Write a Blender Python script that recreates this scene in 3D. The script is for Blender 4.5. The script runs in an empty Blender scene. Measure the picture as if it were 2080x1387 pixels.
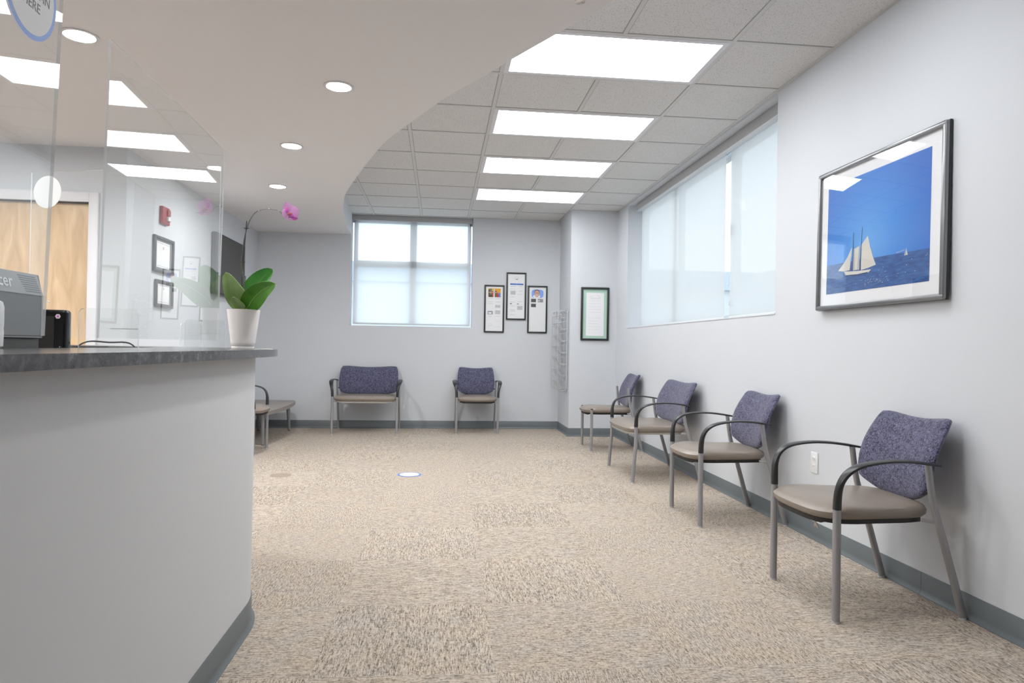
import bpy, bmesh, math, random
from mathutils import Vector, Matrix
random.seed(7)
PI = math.pi
SC = bpy.context.scene
C = SC.collection

# ---------------------------------------------------------------- camera
FPX, YAW, PITCH, ROLL, CAMH = 1383.19, 0.106260, 0.008736, 0.016834, 1.0705
cam_d = bpy.data.cameras.new('camera')
cam = bpy.data.objects.new('camera', cam_d); C.objects.link(cam)
cam_d.sensor_fit = 'HORIZONTAL'; cam_d.sensor_width = 36.0
cam_d.lens = 36.0 * FPX / 2080.0
cam_d.clip_start = 0.05; cam_d.clip_end = 200
fw = Vector((math.sin(YAW) * math.cos(PITCH), math.cos(YAW) * math.cos(PITCH), math.sin(PITCH)))
rt = Vector((math.cos(YAW), -math.sin(YAW), 0)); up = rt.cross(fw)
r2 = rt * math.cos(ROLL) + up * math.sin(ROLL); u2 = -rt * math.sin(ROLL) + up * math.cos(ROLL)
cam.matrix_world = Matrix(((r2.x, u2.x, -fw.x, 0), (r2.y, u2.y, -fw.y, 0), (r2.z, u2.z, -fw.z, CAMH), (0, 0, 0, 1)))
SC.camera = cam

# ---------------------------------------------------------------- world and exposure
w = bpy.data.worlds.new('world'); SC.world = w; w.use_nodes = True
bg = w.node_tree.nodes['Background']
bg.inputs['Color'].default_value = (0.84, 0.93, 1.0, 1); bg.inputs['Strength'].default_value = 1.22
SC.view_settings.view_transform = 'Standard'; SC.view_settings.look = 'None'
SC.view_settings.gamma = 1.0; SC.view_settings.use_curve_mapping = False
SC.view_settings.exposure = 1.03
PANEL_L = 5.2       # ceiling light diffuser strength
DOWN_L = 125.0        # downlight lens strength

# room constants
H = 2.763; ZS = 2.492; B = 8.934; XR = 2.16; XL = -2.316; YD = 5.294
COLX, COLY = 1.580, 8.181
GX, GY, G = 0.3508, 3.561, 0.6096

# ---------------------------------------------------------------- materials
def new_mat(name):
    m = bpy.data.materials.new(name); m.use_nodes = True
    nt = m.node_tree
    return m, nt, nt.nodes, nt.links, nt.nodes['Principled BSDF']
def plain(name, col, rough=0.5, metal=0.0, spec=0.5, noise=0.0, nscale=40, bump=0.0, coat=0.0):
    m, nt, N, L, b = new_mat(name)
    b.inputs['Base Color'].default_value = (*col, 1); b.inputs['Roughness'].default_value = rough
    b.inputs['Metallic'].default_value = metal; b.inputs['Specular IOR Level'].default_value = spec
    b.inputs['Coat Weight'].default_value = coat
    if noise or bump:
        tc = N.new('ShaderNodeTexCoord'); nz = N.new('ShaderNodeTexNoise')
        nz.inputs['Scale'].default_value = nscale; nz.inputs['Detail'].default_value = 4
        L.new(tc.outputs['Object'], nz.inputs['Vector'])
        if noise:
            mx = N.new('ShaderNodeMix'); mx.data_type = 'RGBA'
            mx.inputs[6].default_value = (*[c * (1 - noise) for c in col], 1)
            mx.inputs[7].default_value = (*[min(1, c * (1 + noise)) for c in col], 1)
            L.new(nz.outputs['Fac'], mx.inputs[0]); L.new(mx.outputs[2], b.inputs['Base Color'])
        if bump:
            bp = N.new('ShaderNodeBump'); bp.inputs['Strength'].default_value = bump; bp.inputs['Distance'].default_value = 0.002
            L.new(nz.outputs['Fac'], bp.inputs['Height']); L.new(bp.outputs['Normal'], b.inputs['Normal'])
    return m
def emit(name, col, s):
    m, nt, N, L, b = new_mat(name)
    b.inputs['Base Color'].default_value = (0.8, 0.8, 0.8, 1)
    b.inputs['Emission Color'].default_value = (*col, 1); b.inputs['Emission Strength'].default_value = s
    return m
def clear_sheet(name, tint=(0.97, 0.985, 0.98), ior=1.49, rough=0.0, milky=0.0):
    m, nt, N, L, b = new_mat(name)
    N.remove(b); out = N['Material Output']
    tr = N.new('ShaderNodeBsdfTransparent'); tr.inputs['Color'].default_value = (*tint, 1)
    gl = N.new('ShaderNodeBsdfGlossy'); gl.inputs['Roughness'].default_value = rough; gl.inputs['Color'].default_value = (1, 1, 1, 1)
    fr = N.new('ShaderNodeFresnel'); fr.inputs['IOR'].default_value = ior
    ge = N.new('ShaderNodeNewGeometry'); inv = N.new('ShaderNodeMath'); inv.operation = 'SUBTRACT'
    inv.inputs[0].default_value = 1.0; L.new(ge.outputs['Backfacing'], inv.inputs[1])
    mu = N.new('ShaderNodeMath'); mu.operation = 'MULTIPLY'
    L.new(fr.outputs[0], mu.inputs[0]); L.new(inv.outputs[0], mu.inputs[1])
    # both faces of a thin sheet reflect: 2R/(1+R) on the front face, the back face only lets light through
    ad = N.new('ShaderNodeMath'); ad.operation = 'ADD'; ad.inputs[1].default_value = 1.0; L.new(mu.outputs[0], ad.inputs[0])
    dv = N.new('ShaderNodeMath'); dv.operation = 'DIVIDE'; L.new(mu.outputs[0], dv.inputs[0]); L.new(ad.outputs[0], dv.inputs[1])
    do = N.new('ShaderNodeMath'); do.operation = 'MULTIPLY'; do.inputs[1].default_value = 2.0; L.new(dv.outputs[0], do.inputs[0])
    mx = N.new('ShaderNodeMixShader'); L.new(do.outputs[0], mx.inputs[0]); L.new(tr.outputs[0], mx.inputs[1]); L.new(gl.outputs[0], mx.inputs[2])
    last = mx
    if milky:
        df = N.new('ShaderNodeBsdfDiffuse'); df.inputs['Color'].default_value = (0.9, 0.93, 0.95, 1)
        m2 = N.new('ShaderNodeMixShader'); m2.inputs[0].default_value = milky
        L.new(mx.outputs[0], m2.inputs[1]); L.new(df.outputs[0], m2.inputs[2]); last = m2
    L.new(last.outputs[0], out.inputs['Surface'])
    return m
def shade_fabric(name, trans, tcol, through, diff=0.25):
    m, nt, N, L, b = new_mat(name); N.remove(b); out = N['Material Output']
    t = N.new('ShaderNodeBsdfTranslucent'); t.inputs['Color'].default_value = (*tcol, 1)
    d = N.new('ShaderNodeBsdfDiffuse'); d.inputs['Color'].default_value = (0.82, 0.83, 0.84, 1)
    x = N.new('ShaderNodeBsdfTransparent'); x.inputs['Color'].default_value = (*through, 1)
    a = N.new('ShaderNodeMixShader'); a.inputs[0].default_value = diff; L.new(t.outputs[0], a.inputs[1]); L.new(d.outputs[0], a.inputs[2])
    m2 = N.new('ShaderNodeMixShader'); m2.inputs[0].default_value = trans; L.new(a.outputs[0], m2.inputs[1]); L.new(x.outputs[0], m2.inputs[2])
    L.new(m2.outputs[0], out.inputs['Surface'])
    return m

def mat_carpet():
    m, nt, N, L, b = new_mat('carpet_tiles')
    def math_(op, a, bb=None, c=None):
        n = N.new('ShaderNodeMath'); n.operation = op
        for i, v in enumerate((a, bb, c)):
            if v is None: continue
            if isinstance(v, (int, float)): n.inputs[i].default_value = v
            else: L.new(v, n.inputs[i])
        return n.outputs[0]
    tc = N.new('ShaderNodeTexCoord'); mp = N.new('ShaderNodeMapping'); mp.vector_type = 'TEXTURE'
    mp.inputs['Location'].default_value = (-0.3683, 5.2596, 0); mp.inputs['Rotation'].default_value = (0, 0, -0.00984)
    mp.inputs['Scale'].default_value = (0.6023, 0.6023, 1)
    L.new(tc.outputs['Object'], mp.inputs['Vector'])
    sp = N.new('ShaderNodeSeparateXYZ'); L.new(mp.outputs[0], sp.inputs[0])
    x, y = sp.outputs[0], sp.outputs[1]
    fx, fy = math_('FLOOR', x), math_('FLOOR', y)
    par = math_('MODULO', math_('ABSOLUTE', math_('ADD', fx, fy)), 2.0)     # 1 = quarter-turned tile
    par = math_('GREATER_THAN', par, 0.5)
    inv = math_('SUBTRACT', 1.0, par)
    a = math_('ADD', math_('MULTIPLY', x, inv), math_('MULTIPLY', y, par))
    c = math_('ADD', math_('MULTIPLY', y, inv), math_('MULTIPLY', x, par))  # across the streaks
    cell = math_('ADD', math_('MULTIPLY', fx, 3.7), math_('MULTIPLY', fy, 9.1))
    def streak(sa, sc, det, off):
        cb = N.new('ShaderNodeCombineXYZ')
        L.new(math_('MULTIPLY', a, sa), cb.inputs[0]); L.new(math_('MULTIPLY', c, sc), cb.inputs[1]); L.new(math_('ADD', cell, off), cb.inputs[2])
        nz = N.new('ShaderNodeTexNoise'); nz.inputs['Scale'].default_value = 1.0; nz.inputs['Detail'].default_value = det; nz.inputs['Roughness'].default_value = 0.55
        L.new(cb.outputs[0], nz.inputs['Vector']); return nz.outputs['Fac']
    s1 = streak(17, 150, 1.5, 0); s2 = streak(62, 330, 1.0, 5); s3 = streak(60, 75, 1.0, 11); s5 = streak(150, 26, 0.5, 17); s4 = streak(4, 5, 2, 3)
    v = math_('ADD', math_('MULTIPLY', s1, 0.40), math_('MULTIPLY', s2, 0.32))
    v = math_('ADD', v, math_('ADD', math_('MULTIPLY', s3, 0.20), math_('MULTIPLY', s5, 0.08)))
    fine = N.new('ShaderNodeTexNoise'); fine.inputs['Scale'].default_value = 330; fine.inputs['Detail'].default_value = 1
    L.new(tc.outputs['Object'], fine.inputs['Vector'])
    v = math_('ADD', v, math_('MULTIPLY', math_('SUBTRACT', fine.outputs['Fac'], 0.5), 0.16))
    wn = N.new('ShaderNodeTexWhiteNoise'); wn.noise_dimensions = '1D'; L.new(cell, wn.inputs['W'])
    v = math_('ADD', v, math_('MULTIPLY', math_('SUBTRACT', wn.outputs['Value'], 0.5), 0.014))
    v = math_('SUBTRACT', v, math_('MULTIPLY', par, 0.004))
    cr = N.new('ShaderNodeValToRGB'); L.new(v, cr.inputs[0])
    e = cr.color_ramp.elements
    e[0].position = 0.35; e[0].color = (0.115, 0.09, 0.075, 1)
    e[1].position = 0.63; e[1].color = (0.70, 0.62, 0.52, 1)
    k = e.new(0.435); k.color = (0.285, 0.24, 0.20, 1)
    k = e.new(0.50); k.color = (0.47, 0.41, 0.345, 1)
    mx = N.new('ShaderNodeMix'); mx.data_type = 'RGBA'; mx.blend_type = 'MULTIPLY'; mx.inputs[0].default_value = 0.35
    L.new(cr.outputs[0], mx.inputs[6])
    tint = N.new('ShaderNodeValToRGB'); L.new(s4, tint.inputs[0]); tint.color_ramp.elements[0].color = (0.86, 0.9, 1, 1); tint.color_ramp.elements[1].color = (1, 0.93, 0.84, 1)
    tint.color_ramp.elements[0].position = .3; tint.color_ramp.elements[1].position = .7
    L.new(tint.outputs[0], mx.inputs[7]); L.new(mx.outputs[2], b.inputs['Base Color'])
    b.inputs['Roughness'].default_value = 0.95; b.inputs['Specular IOR Level'].default_value = 0.1
    bp = N.new('ShaderNodeBump'); bp.inputs['Strength'].default_value = 0.5; bp.inputs['Distance'].default_value = 0.004
    L.new(v, bp.inputs['Height']); L.new(bp.outputs[0], b.inputs['Normal'])
    return m
def mat_tile():
    m, nt, N, L, b = new_mat('acoustic_tile')
    tc = N.new('ShaderNodeTexCoord'); nz = N.new('ShaderNodeTexNoise'); nz.inputs['Scale'].default_value = 170; nz.inputs['Detail'].default_value = 2
    L.new(tc.outputs['Object'], nz.inputs['Vector'])
    cr = N.new('ShaderNodeValToRGB'); e = cr.color_ramp.elements
    e[0].position = 0.34; e[0].color = (0.42, 0.41, 0.40, 1); e[1].position = 0.40; e[1].color = (0.72, 0.715, 0.71, 1)
    L.new(nz.outputs['Fac'], cr.inputs[0]); L.new(cr.outputs[0], b.inputs['Base Color'])
    b.inputs['Roughness'].default_value = 0.95; b.inputs['Specular IOR Level'].default_value = 0.1
    bp = N.new('ShaderNodeBump'); bp.inputs['Strength'].default_value = 0.4; bp.inputs['Distance'].default_value = 0.002
    L.new(cr.outputs[0], bp.inputs['Height']); L.new(bp.outputs[0], b.inputs['Normal'])
    return m
def mat_rings():
    m, nt, N, L, b = new_mat('ring_pattern_fabric')
    tc = N.new('ShaderNodeTexCoord')
    def rings(scale, r0, r1, off):
        mp = N.new('ShaderNodeMapping'); mp.inputs['Location'].default_value = off; mp.inputs['Scale'].default_value = (1, 0.35, 1)
        L.new(tc.outputs['Object'], mp.inputs['Vector'])
        vo = N.new('ShaderNodeTexVoronoi'); vo.inputs['Scale'].default_value = scale; vo.inputs['Randomness'].default_value = 1
        L.new(mp.outputs[0], vo.inputs['Vector'])
        cr = N.new('ShaderNodeValToRGB'); cr.color_ramp.interpolation = 'LINEAR'
        e = cr.color_ramp.elements; e[0].position = r0; e[0].color = (0, 0, 0, 1); e[1].position = r1; e[1].color = (0, 0, 0, 1)
        k = e.new((r0 + r1) / 2); k.color = (1, 1, 1, 1)
        L.new(vo.outputs['Distance'], cr.inputs[0]); return cr.outputs[0]
    base = (0.103, 0.104, 0.172)
    mx = N.new('ShaderNodeMix'); mx.data_type = 'RGBA'; mx.inputs[6].default_value = (*base, 1); mx.inputs[7].default_value = (0.018, 0.014, 0.035, 1)
    L.new(rings(44, 0.36, 0.52, (0, 0, 0)), mx.inputs[0])
    m3 = N.new('ShaderNodeMix'); m3.data_type = 'RGBA'; m3.inputs[7].default_value = (0.022, 0.018, 0.042, 1)
    L.new(mx.outputs[2], m3.inputs[6]); L.new(rings(40, 0.38, 0.53, (7.1, 4.4, 2.2)), m3.inputs[0])
    m2 = N.new('ShaderNodeMix'); m2.data_type = 'RGBA'; m2.inputs[7].default_value = (0.20, 0.20, 0.30, 1)
    L.new(m3.outputs[2], m2.inputs[6]); L.new(rings(50, 0.34, 0.46, (3.3, 1.7, 5.1)), m2.inputs[0])
    L.new(m2.outputs[2], b.inputs['Base Color']); b.inputs['Roughness'].default_value = 0.85
    b.inputs['Sheen Weight'].default_value = 0.25; b.inputs['Specular IOR Level'].default_value = 0.2
    return m
def mat_granite():
    m, nt, N, L, b = new_mat('dark_speckled_laminate')
    tc = N.new('ShaderNodeTexCoord')
    n1 = N.new('ShaderNodeTexNoise'); n1.inputs['Scale'].default_value = 38; n1.inputs['Detail'].default_value = 6; n1.inputs['Roughness'].default_value = 0.7
    L.new(tc.outputs['Object'], n1.inputs['Vector'])
    cr = N.new('ShaderNodeValToRGB'); e = cr.color_ramp.elements
    e[0].position = 0.36; e[0].color = (0.028, 0.028, 0.030, 1); e[1].position = 0.75; e[1].color = (0.28, 0.28, 0.29, 1)
    k = e.new(0.5); k.color = (0.062, 0.063, 0.068, 1); k = e.new(0.6); k.color = (0.095, 0.097, 0.105, 1)
    L.new(n1.outputs['Fac'], cr.inputs[0]); L.new(cr.outputs[0], b.inputs['Base Color'])
    b.inputs['Roughness'].default_value = 0.2
    return m
def mat_wood():
    m, nt, N, L, b = new_mat('maple_veneer')
    tc = N.new('ShaderNodeTexCoord'); mp = N.new('ShaderNodeMapping'); mp.inputs['Scale'].default_value = (5, 5, 1.1)
    L.new(tc.outputs['Object'], mp.inputs['Vector'])
    n1 = N.new('ShaderNodeTexNoise'); n1.inputs['Scale'].default_value = 2.2; n1.inputs['Detail'].default_value = 5; n1.inputs['Distortion'].default_value = 1.2
    L.new(mp.outputs[0], n1.inputs['Vector'])
    cr = N.new('ShaderNodeValToRGB'); e = cr.color_ramp.elements
    e[0].position = 0.3; e[0].color = (0.55, 0.35, 0.17, 1); e[1].position = 0.7; e[1].color = (0.78, 0.56, 0.33, 1)
    L.new(n1.outputs['Fac'], cr.inputs[0]); L.new(cr.outputs[0], b.inputs['Base Color']); b.inputs['Roughness'].default_value = 0.4
    return m
def mat_leaf(name, dark, light):
    m, nt, N, L, b = new_mat(name)
    tc = N.new('ShaderNodeTexCoord'); n1 = N.new('ShaderNodeTexNoise'); n1.inputs['Scale'].default_value = 25
    L.new(tc.outputs['Object'], n1.inputs['Vector'])
    mx = N.new('ShaderNodeMix'); mx.data_type = 'RGBA'; mx.inputs[6].default_value = (*dark, 1); mx.inputs[7].default_value = (*light, 1)
    L.new(n1.outputs['Fac'], mx.inputs[0]); L.new(mx.outputs[2], b.inputs['Base Color'])
    b.inputs['Roughness'].default_value = 0.35; b.inputs['Subsurface Weight'].default_value = 0.1; b.inputs['Subsurface Radius'].default_value = (.01, .01, .005)
    return m
def mat_sea_print():
    # a printed photograph: pale centre of the sky, deep blue sea (the print's own colours)
    m, nt, N, L, b = new_mat('sailing_photo_print')
    tc = N.new('ShaderNodeTexCoord'); sp = N.new('ShaderNodeSeparateXYZ'); L.new(tc.outputs['Object'], sp.inputs[0])
    def mt(op, a, bb):
        n = N.new('ShaderNodeMath'); n.operation = op
        for i, v in enumerate((a, bb)):
            if isinstance(v, (int, float)): n.inputs[i].default_value = v
            else: L.new(v, n.inputs[i])
        return n.outputs[0]
    dx = mt('MULTIPLY', mt('SUBTRACT', sp.outputs[0], -0.06), 1.0); dz = mt('SUBTRACT', sp.outputs[2], -0.06)
    d = mt('SQRT', mt('ADD', mt('MULTIPLY', dx, dx), mt('MULTIPLY', dz, dz)), 0)
    cr = N.new('ShaderNodeValToRGB'); L.new(mt('MULTIPLY', d, 1.7), cr.inputs[0]); e = cr.color_ramp.elements
    e[0].position = 0.0; e[0].color = (0.11, 0.36, 0.75, 1); e[1].position = 0.85; e[1].color = (0.010, 0.13, 0.52, 1)
    k = e.new(0.4); k.color = (0.035, 0.23, 0.66, 1)
    n1 = N.new('ShaderNodeTexNoise'); mp = N.new('ShaderNodeMapping'); mp.inputs['Scale'].default_value = (14, 14, 70)
    L.new(tc.outputs['Object'], mp.inputs['Vector']); L.new(mp.outputs[0], n1.inputs['Vector']); n1.inputs['Scale'].default_value = 1.5; n1.inputs['Detail'].default_value = 5
    sea = N.new('ShaderNodeValToRGB'); L.new(n1.outputs['Fac'], sea.inputs[0]); e = sea.color_ramp.elements
    e[0].position = .35; e[0].color = (0.008, 0.055, 0.22, 1); e[1].position = .7; e[1].color = (0.03, 0.14, 0.40, 1)
    line = mt('ADD', -0.144, mt('MULTIPLY', sp.outputs[0], -0.020))
    is_sky = mt('GREATER_THAN', sp.outputs[2], line)
    mx = N.new('ShaderNodeMix'); mx.data_type = 'RGBA'; L.new(is_sky, mx.inputs[0]); L.new(sea.outputs[0], mx.inputs[6]); L.new(cr.outputs[0], mx.inputs[7])
    L.new(mx.outputs[2], b.inputs['Base Color']); b.inputs['Roughness'].default_value = 0.6
    return m

def edge_mat():
    m, nt, N, L, b = new_mat('acrylic_edge')
    b.inputs['Base Color'].default_value = (0.90, 0.94, 0.98, 1); b.inputs['Roughness'].default_value = 0.2; b.inputs['Coat Weight'].default_value = 0.6  # whitish colour stands in for light gathered in the cut edges
    t = N.new('ShaderNodeBsdfTransparent'); t.inputs['Color'].default_value = (0.97, 0.99, 1, 1)
    mx = N.new('ShaderNodeMixShader'); mx.inputs[0].default_value = 0.45; L.new(b.outputs[0], mx.inputs[1]); L.new(t.outputs[0], mx.inputs[2])
    L.new(mx.outputs[0], N['Material Output'].inputs['Surface']); return m
WALL_C = (0.625, 0.650, 0.688)
M = dict(
    wall=plain('wall_paint', WALL_C, 0.75, noise=0.02, nscale=3, bump=0.05),
    deskwall=plain('desk_paint', (0.66, 0.672, 0.685), 0.75, noise=0.015, nscale=3),
    soffit=plain('soffit_paint', (0.80, 0.785, 0.79), 0.85, noise=0.02, nscale=2),
    tile=mat_tile(), tbar=plain('grid_metal', (0.62, 0.62, 0.61), 0.5),
    carpet=mat_carpet(), base=plain('vinyl_cove_base', (0.135, 0.155, 0.168), 0.42, noise=0.05, nscale=6),
    trimw=plain('white_trim', (0.74, 0.74, 0.78), 0.45), wood=mat_wood(), granite=mat_granite(),
    fabric=mat_rings(), vinyl=plain('taupe_vinyl', (0.255, 0.215, 0.182), 0.33, noise=0.06, nscale=9, bump=0.05),
    pan=plain('black_pan', (0.012, 0.010, 0.009), 0.5), palepan=plain('pale_pan', (0.38, 0.36, 0.33), 0.5),
    leg=plain('silver_paint', (0.335, 0.335, 0.345), 0.38, metal=0.35), arm=plain('black_plastic', (0.022, 0.023, 0.025), 0.33, noise=0.1, nscale=60),
    glide=plain('grey_glide', (0.5, 0.5, 0.52), 0.6),
    table=plain('taupe_laminate', (0.27, 0.235, 0.215), 0.4, noise=0.05, nscale=15),
    black=plain('black_frame', (0.018, 0.020, 0.020), 0.35), pewter=plain('pewter_frame', (0.23, 0.235, 0.245), 0.28, metal=0.7),
    darkgrey=plain('dark_grey_frame', (0.06, 0.063, 0.068), 0.4), matw=plain('white_mat', (0.80, 0.81, 0.83), 0.8), paper=plain('paper', (0.80, 0.81, 0.83), 0.7, noise=0.02, nscale=20),
    green=plain('green_mat', (0.44, 0.62, 0.53), 0.8), greymat=plain('grey_mat', (0.16, 0.17, 0.19), 0.7),
    glass=clear_sheet('picture_glass', (1, 1, 1), 1.5), acrylic=clear_sheet('clear_acrylic', (0.985, 0.992, 0.990), 1.49, milky=0.012),
    acedge=edge_mat(), pane=clear_sheet('window_glass', (0.93, 0.96, 0.97), 1.18),
    sea=mat_sea_print(), sail=plain('print_cream', (0.62, 0.60, 0.54), 0.7), sail2=plain('print_grey_sail', (0.42, 0.43, 0.45), 0.7), navy=plain('print_navy', (0.02, 0.05, 0.16), 0.7),
    ink=plain('grey_ink', (0.30, 0.31, 0.34), 0.8), ink2=plain('pale_ink', (0.52, 0.53, 0.56), 0.8), inkd=plain('dark_ink', (0.10, 0.10, 0.11), 0.8), inkr=plain('faded_red_ink', (0.62, 0.45, 0.42), 0.8),
    blue=plain('decal_blue', (0.10, 0.22, 0.72), 0.5), paleblue=plain('badge_blue', (0.22, 0.38, 0.85), 0.5), orange=plain('print_orange', (0.72, 0.38, 0.03), 0.7), red=plain('print_red', (0.50, 0.05, 0.04), 0.7),
    skin=plain('print_skin', (0.62, 0.38, 0.30), 0.7), brown=plain('print_brown', (0.10, 0.06, 0.04), 0.7), teal=plain('print_teal', (0.02, 0.22, 0.25), 0.7), yellow=plain('print_yellow', (0.70, 0.60, 0.08), .7),
    alarm=plain('alarm_red', (0.38, 0.035, 0.05), 0.4), white=plain('white_plastic', (0.80, 0.81, 0.83), 0.35), strobe=plain('strobe_lens', (0.85, 0.85, 0.88), 0.15),
    screen=plain('tv_screen', (0.045, 0.043, 0.043), 0.35), gloss=plain('glossy_black', (0.004, 0.004, 0.005), 0.12), monback=plain('dark_grey_plastic', (0.035, 0.04, 0.048), 0.6), monvent=plain('light_grey_plastic', (0.27, 0.27, 0.28), 0.55),
    wire=plain('rack_wire', (0.56, 0.57, 0.59), 0.35, metal=0.2), ceramic=plain('white_ceramic', (0.88, 0.85, 0.83), 0.35), bark=plain('bark', (0.22, 0.18, 0.10), 0.9, noise=.4, nscale=60),
    leafd=mat_leaf('leaf_dark', (0.014, 0.12, 0.015), (0.05, 0.24, 0.02)), leafm=mat_leaf('leaf_mid', (0.05, 0.22, 0.015), (0.13, 0.38, 0.03)), leafp=mat_leaf('leaf_pale', (0.24, 0.40, 0.12), (0.40, 0.58, 0.24)),
    vein=plain('leaf_vein', (0.42, 0.50, 0.34), 0.5), stemb=plain('stem_dark', (0.022, 0.022, 0.018), 0.5), stemg=plain('stem_grey_green', (0.07, 0.075, 0.06), 0.5), node=plain('stem_node', (0.7, 0.7, 0.66), .5),
    petal=plain('petal_pink', (0.80, 0.42, 0.80), 0.6), petald=plain('petal_magenta', (0.72, 0.12, 0.62), 0.6), lip=plain('petal_lip', (0.45, 0.10, 0.13), 0.6),
    chrome=plain('chrome', (0.75, 0.75, 0.77), 0.12, metal=1.0), tan=plain('tan_disc', (0.33, 0.27, 0.21), 0.9, noise=.1, nscale=40),
    valance=plain('valance_fabric', (0.40, 0.40, 0.41), 0.7), winframe=plain('window_frame_metal', (0.80, 0.86, 0.93), 0.45), rail=plain('white_rail', (0.66, 0.69, 0.72), 0.4),
    shade1=shade_fabric('roller_shade_sheer', 0.30, (0.97, 0.96, 0.95), (0.97, 0.99, 1.0), 0.16), shade2=shade_fabric('roller_shade_dense', 0.08, (0.68, 0.66, 0.645), (1.0, 0.99, 0.98), 0.20),
    panel=emit('light_diffuser', (0.975, 0.99, 1.0), PANEL_L), down=emit('downlight_lens', (1.0, 0.985, 0.965), DOWN_L), down2=emit('downlight_lens_strong', (1.0, 0.985, 0.965), DOWN_L * 2.6), cream=plain('care_tag_paper', (0.55, 0.49, 0.40), 0.8),
    fascia=plain('roof_fascia', (0.50, 0.58, 0.66), 0.8), stucco=plain('exterior_stucco', (0.70, 0.71, 0.72), 0.9), asphalt=plain('asphalt', (0.42, 0.42, 0.43), 0.95), pad=plain('grey_rubber', (.1, .1, .1), .8),
    notice=shade_fabric('notice_vinyl', 0.0, (0.95, 0.96, 0.98), (1, 1, 1), 0.6), disc=plain('disc_paper', (0.60, 0.61, 0.62), 0.7))

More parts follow.
